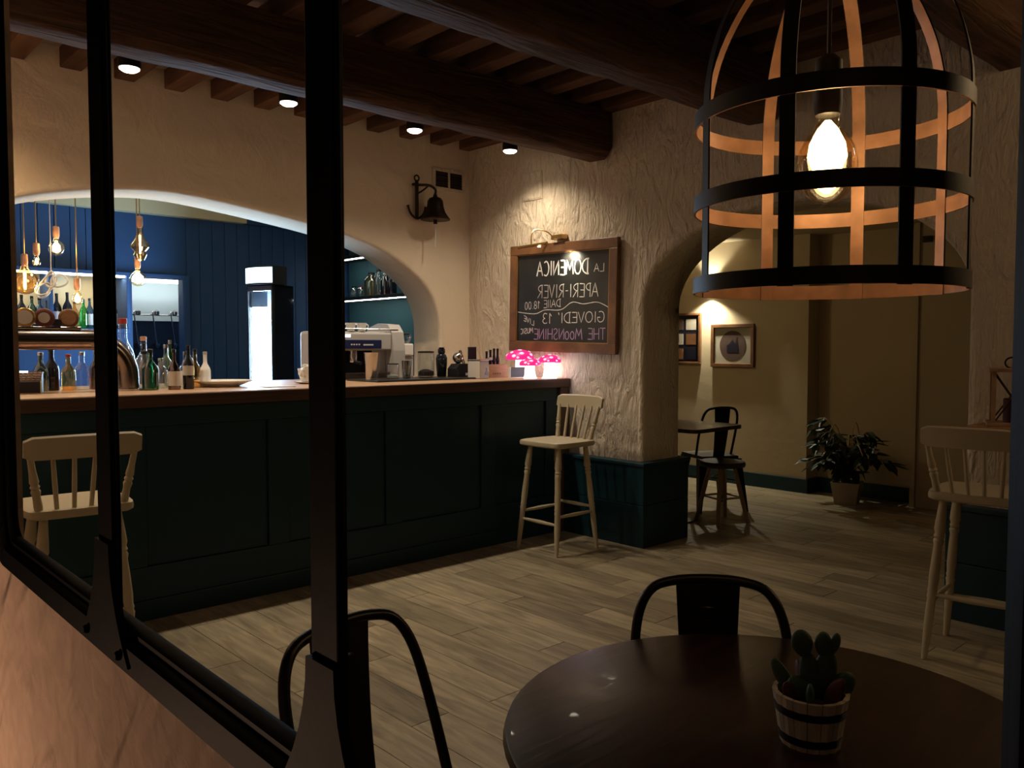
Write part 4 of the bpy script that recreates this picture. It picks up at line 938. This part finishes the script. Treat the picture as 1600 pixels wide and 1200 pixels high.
# kitchen things seen through the hatch
kr = thing('utensil_rail', 'steel rail on the dark kitchen splashback', 'rail', (3.05, 8.62, 1.66)); tubo('rail', [(-.5, 0, 0), (.4, 0, 0)], .008, steel, kr); tubo('bracket', [(-.45, 0, 0), (-.45, .04, 0)], .008, steel, kr); tubo('bracket', [(.35, 0, 0), (.35, .04, 0)], .008, steel, kr)
for i, (x, n_) in enumerate(((2.84, 'left'), (3.02, 'middle'), (3.20, 'right'))):
    l_ = thing('hanging_ladle', n_+' steel ladle hanging on the kitchen rail through the hatch', 'ladle', (x, 8.61, 1.66), 0, 'ladles in the kitchen'); tubo('handle', spline([(0, .0, .01), (-.03, -.02, .03), (-.035, -.03, -.01), (0, -.03, -.30)], 5), .006, steel, l_); lo('bowl', [(.01, -.05), (.035, -.04), (.048, -.01), (.05, .01)], steel, l_, 18, (.0, -.04, -.30)); lo('knob', [(.01, -.03), (.028, -.015), (.028, .015), (.01, .03)], steel, l_, 14, (0, -.03, .02))
kl = thing('kitchen_lamp', 'white glowing strip lamp in the kitchen through the hatch', 'lamp', (2.95, 8.40, 1.96)); bxo('housing', (-.5, .5, -.06, .06, .04, .09), white, kl, .006); bxo('tube', (-.48, .48, -.045, .045, .01, .04), kitchen_lamp, kl, .006); tubo('hanger', [(-.3, 0, .09), (-.3, 0, .46)], .005, steel, kl, 6); tubo('hanger', [(.3, 0, .09), (.3, 0, .46)], .005, steel, kl, 6)

# ------------------------------------------------------------------ next room
nt = thing('side_table', 'dark rectangular table with rounded corner in the next room', 'table', (5.23, 3.86, 0))
bm = bmesh.new(); pr = []
for cx, cy, a0 in ((.25, -.38, -90), (.25, .38, 0), (-.25, .38, 90), (-.25, -.38, 180)): pr += [(cx+.07*math.cos(R(a0+18*k)), cy+.07*math.sin(R(a0+18*k))) for k in range(6)]
prism(bm, pr, .722, .75, lambda u, v, d: (u, v, d)); finish('table_top', bm, tablem, nt)
lo('column', [(.03, .02), (.03, .70), (.07, .722)], blackmetal, nt, 16); lo('foot', [(.20, 0), (.20, .012), (.05, .03)], blackmetal, nt, 28)
sw = thing('low_stool', 'low round wooden stool with dark padded seat in the next room', 'stool', (5.45, 3.54, 0)); lo('seat', [(.15, .425), (.17, .43), (.175, .45), (.165, .468), (.10, .472)], mat('seat_dark', (.03, .016, .012), .5), sw, 32); noise_bump(MATS['seat_dark'], 40, .1)
ft = []
for k in range(4):
    a = R(25+90*k); a_, b_ = Vector((.09*math.cos(a), .09*math.sin(a), .43)), Vector((.195*math.cos(a), .195*math.sin(a), 0)); ft.append((a_, b_)); bm = bmesh.new(); turned(bm, a_, b_, [(0, .014), (.4, .018), (.7, .016), (1, .012)]); finish('leg', bm, legwood, sw, True)
for k in range(4): tubo('stretcher', [ft[k][0].lerp(ft[k][1], .55), ft[(k+1) % 4][0].lerp(ft[(k+1) % 4][1], .55)], .008, legwood, sw)
# plant
po = thing('potted_ficus', 'leafy dark green potted plant on the floor of the next room', 'potted plant', (6.86, 3.22, 0))
bm = bmesh.new(); q = []
for z, hw in ((0, .085), (.17, .112), (.19, .116), (.19, .104), (.165, .10)): q.append([bm.verts.new((dx*hw, dy*hw, z)) for dx, dy in ((-1, -1), (1, -1), (1, 1), (-1, 1))])
for a, b in zip(q, q[1:]):
    for k in range(4): bm.faces.new((a[k], a[(k+1) % 4], b[(k+1) % 4], b[k]))
bm.faces.new(q[0][::-1]); bm.faces.new(q[-1]); bmesh.ops.rotate(bm, verts=bm.verts, cent=(0, 0, 0), matrix=Matrix.Rotation(R(15), 3, 'Z')); finish('pot', bm, terracotta_w, po)
rnd = random.Random(11); lm = bmesh.new()
vs = [lm.verts.new(v) for v in ((0, 0, 0), (.020, .028, .004), (.022, .055, .0), (0, .105, -.012), (-.022, .055, .0), (-.020, .028, .004), (0, .05, -.006))]
for a, b in ((0, 1), (1, 2), (2, 3), (3, 4), (4, 5), (5, 0)): lm.faces.new((vs[a], vs[b], vs[6]))
lsrc = None; nl = 0
for s in range(26):
    a = rnd.uniform(0, 2*PI); reach = rnd.uniform(.16, .40); hgt = rnd.uniform(.34, .56)
    if s % 3 == 0: hgt *= .6
    if math.cos(a)*reach > .30: reach *= .6
    pts = spline([(0, 0, .16), (.25*reach*math.cos(a), .25*reach*math.sin(a), .16+hgt*.65), (.65*reach*math.cos(a), .65*reach*math.sin(a), .16+hgt), (reach*math.cos(a), reach*math.sin(a), .16+hgt*.80)], 5)
    tubo('stem', pts, .004, legwood, po, 5)
    for k in range(3, len(pts)):
        for rep in range(1 if k % 3 else 2):
            if nl >= 298: break
            if lsrc is None: o = lsrc = finish('leaf', lm, leafm, po)
            else: o = lsrc.copy(); COL.objects.link(o); o.parent = po
            o.location = pts[k]; d = rnd.uniform(1.0, 1.5); o.scale = (d, d, d); nl += 1
            o.rotation_euler = (rnd.uniform(-1.1, .3), rnd.uniform(-.5, .5), a-PI/2+rnd.uniform(-1.5, 1.5))
# pictures and sconce
p1 = thing('framed_picture', 'dark framed picture with a round dark print on the far wall', 'picture', (7.055, 4.475, 1.35))
for b6 in ((-.03, 0, -.24, .24, .175, .21), (-.03, 0, -.24, .24, -.21, -.175), (-.03, 0, -.24, -.205, -.175, .175), (-.03, 0, .205, .24, -.175, .175)): bxo('frame_bar', b6, framew, p1, .004)
bxo('mount', (-.012, -.004, -.205, .205, -.175, .175), mat('mount_grey', (.36, .32, .25), .7), p1); noise_bump(MATS['mount_grey'], 40, .02)
bm = bmesh.new(); prism(bm, [(.145*math.cos(2*PI*i/32), .145*math.sin(2*PI*i/32)) for i in range(32)], -.014, -.012, lambda u, v, d: (d, u, v)); finish('round_print', bm, mat('print_brown', (.075, .04, .028), .6), p1); noise_bump(MATS['print_brown'], 30, .05)
bm = bmesh.new(); prism(bm, [(-.07, -.07), (.06, -.07), (.065, .0), (.03, .02), (.0, .06), (-.03, .02), (-.05, .08), (-.06, .02)], -.0155, -.014, lambda u, v, d: (d, u, v)); finish('dark_figure', bm, navy, p1)
p2 = thing('photo_frame', 'tall dark frame of small photos beside the pillar in the next room', 'picture', (7.055, 5.20, 1.42))
for b6 in ((-.03, 0, -.36, .36, .235, .26), (-.03, 0, -.36, .36, -.26, -.235), (-.03, 0, -.36, -.335, -.235, .235), (-.03, 0, .335, .36, -.235, .235)): bxo('frame_bar', b6, framew, p2, .004)
bxo('mount', (-.012, -.004, -.335, .335, -.235, .235), navy, p2)
for i in range(3):
    for k in range(4): bxo('photo', (-.015, -.012, -.30+.155*k, -.18+.155*k, .09-.15*i, .20-.15*i), [MATS['mount_grey'], MATS['print_brown'], navy, framew][(i*3+k) % 4], p2)
sc = thing('wall_sconce', 'bright up-and-down wall light between the pictures', 'wall lamp', (6.98, 4.73, 1.90))
lo('housing', [(.030, -.05), (.035, -.045), (.035, .045), (.030, .05)], white, sc, 20, capb=False, capt=False); bxo('arm', (.03, .08, -.01, .01, -.01, .01), white, sc); lo('lamp_disc', [(.028, -.046), (.028, -.043)], spot_disc, sc, 16); lo('lamp_disc', [(.028, .043), (.028, .046)], spot_disc, sc, 16)
light('sconce_down', 'SPOT', (6.97, 4.73, 1.85), 75, (1, .93, .72), .02, (6.985, 4.73, 0), 125, .6)
light('sconce_up', 'SPOT', (6.97, 4.73, 1.955), 16, (1, .93, .72), .02, (6.99, 4.73, 3), 100, .5)

# shelf and lantern on the right pier
ws = thing('wall_ledge', 'narrow wooden ledge on the right pier behind the bar stool', 'shelf', (4.38, .95, .975)); bxo('ledge_board', (-.30, 0, -.55, .41, -.012, .012), woodlight, ws, .004)
for y in (-.4, .3): bxo('bracket', (-.22, 0, y-.012, y+.012, -.10, -.012), blackmetal, ws, .003)
ln = thing('wooden_lantern', 'wooden lantern frame with crossed wires on the ledge', 'lantern', (4.20, 1.215, .987), R(20))
for sx_ in (-1, 1):
    for sy in (-1, 1): bxo('post', (sx_*.075-.009, sx_*.075+.009, sy*.075-.009, sy*.075+.009, .015, .245), lantern_wood, ln, .002)
bxo('base_plate', (-.10, .10, -.10, .10, 0, .016), lantern_wood, ln, .003); bxo('top_plate', (-.095, .095, -.095, .095, .245, .262), lantern_wood, ln, .003)
for s in (-1, 1):
    for ax in (0, 1):
        A = [(-.07, s*.075), (.07, s*.075)] if ax == 0 else [(s*.075, -.07), (s*.075, .07)]
        tubo('cross_wire', [(*A[0], .02), (*A[1], .24)], .0035, bronze, ln, 6); tubo('cross_wire', [(*A[1], .02), (*A[0], .24)], .0035, bronze, ln, 6)
tubo('top_ring', [(0, .03*math.cos(2*PI*i/16), .285+.025*math.sin(2*PI*i/16)) for i in range(16)], .004, bronze, ln, 6, True)
lo('candle', [(.034, .016), (.034, .12), (.03, .124), (.004, .118)], mat('candle_red', (.08, .012, .010), .6), ln, 20); noise_bump(MATS['candle_red'], 40, .03)
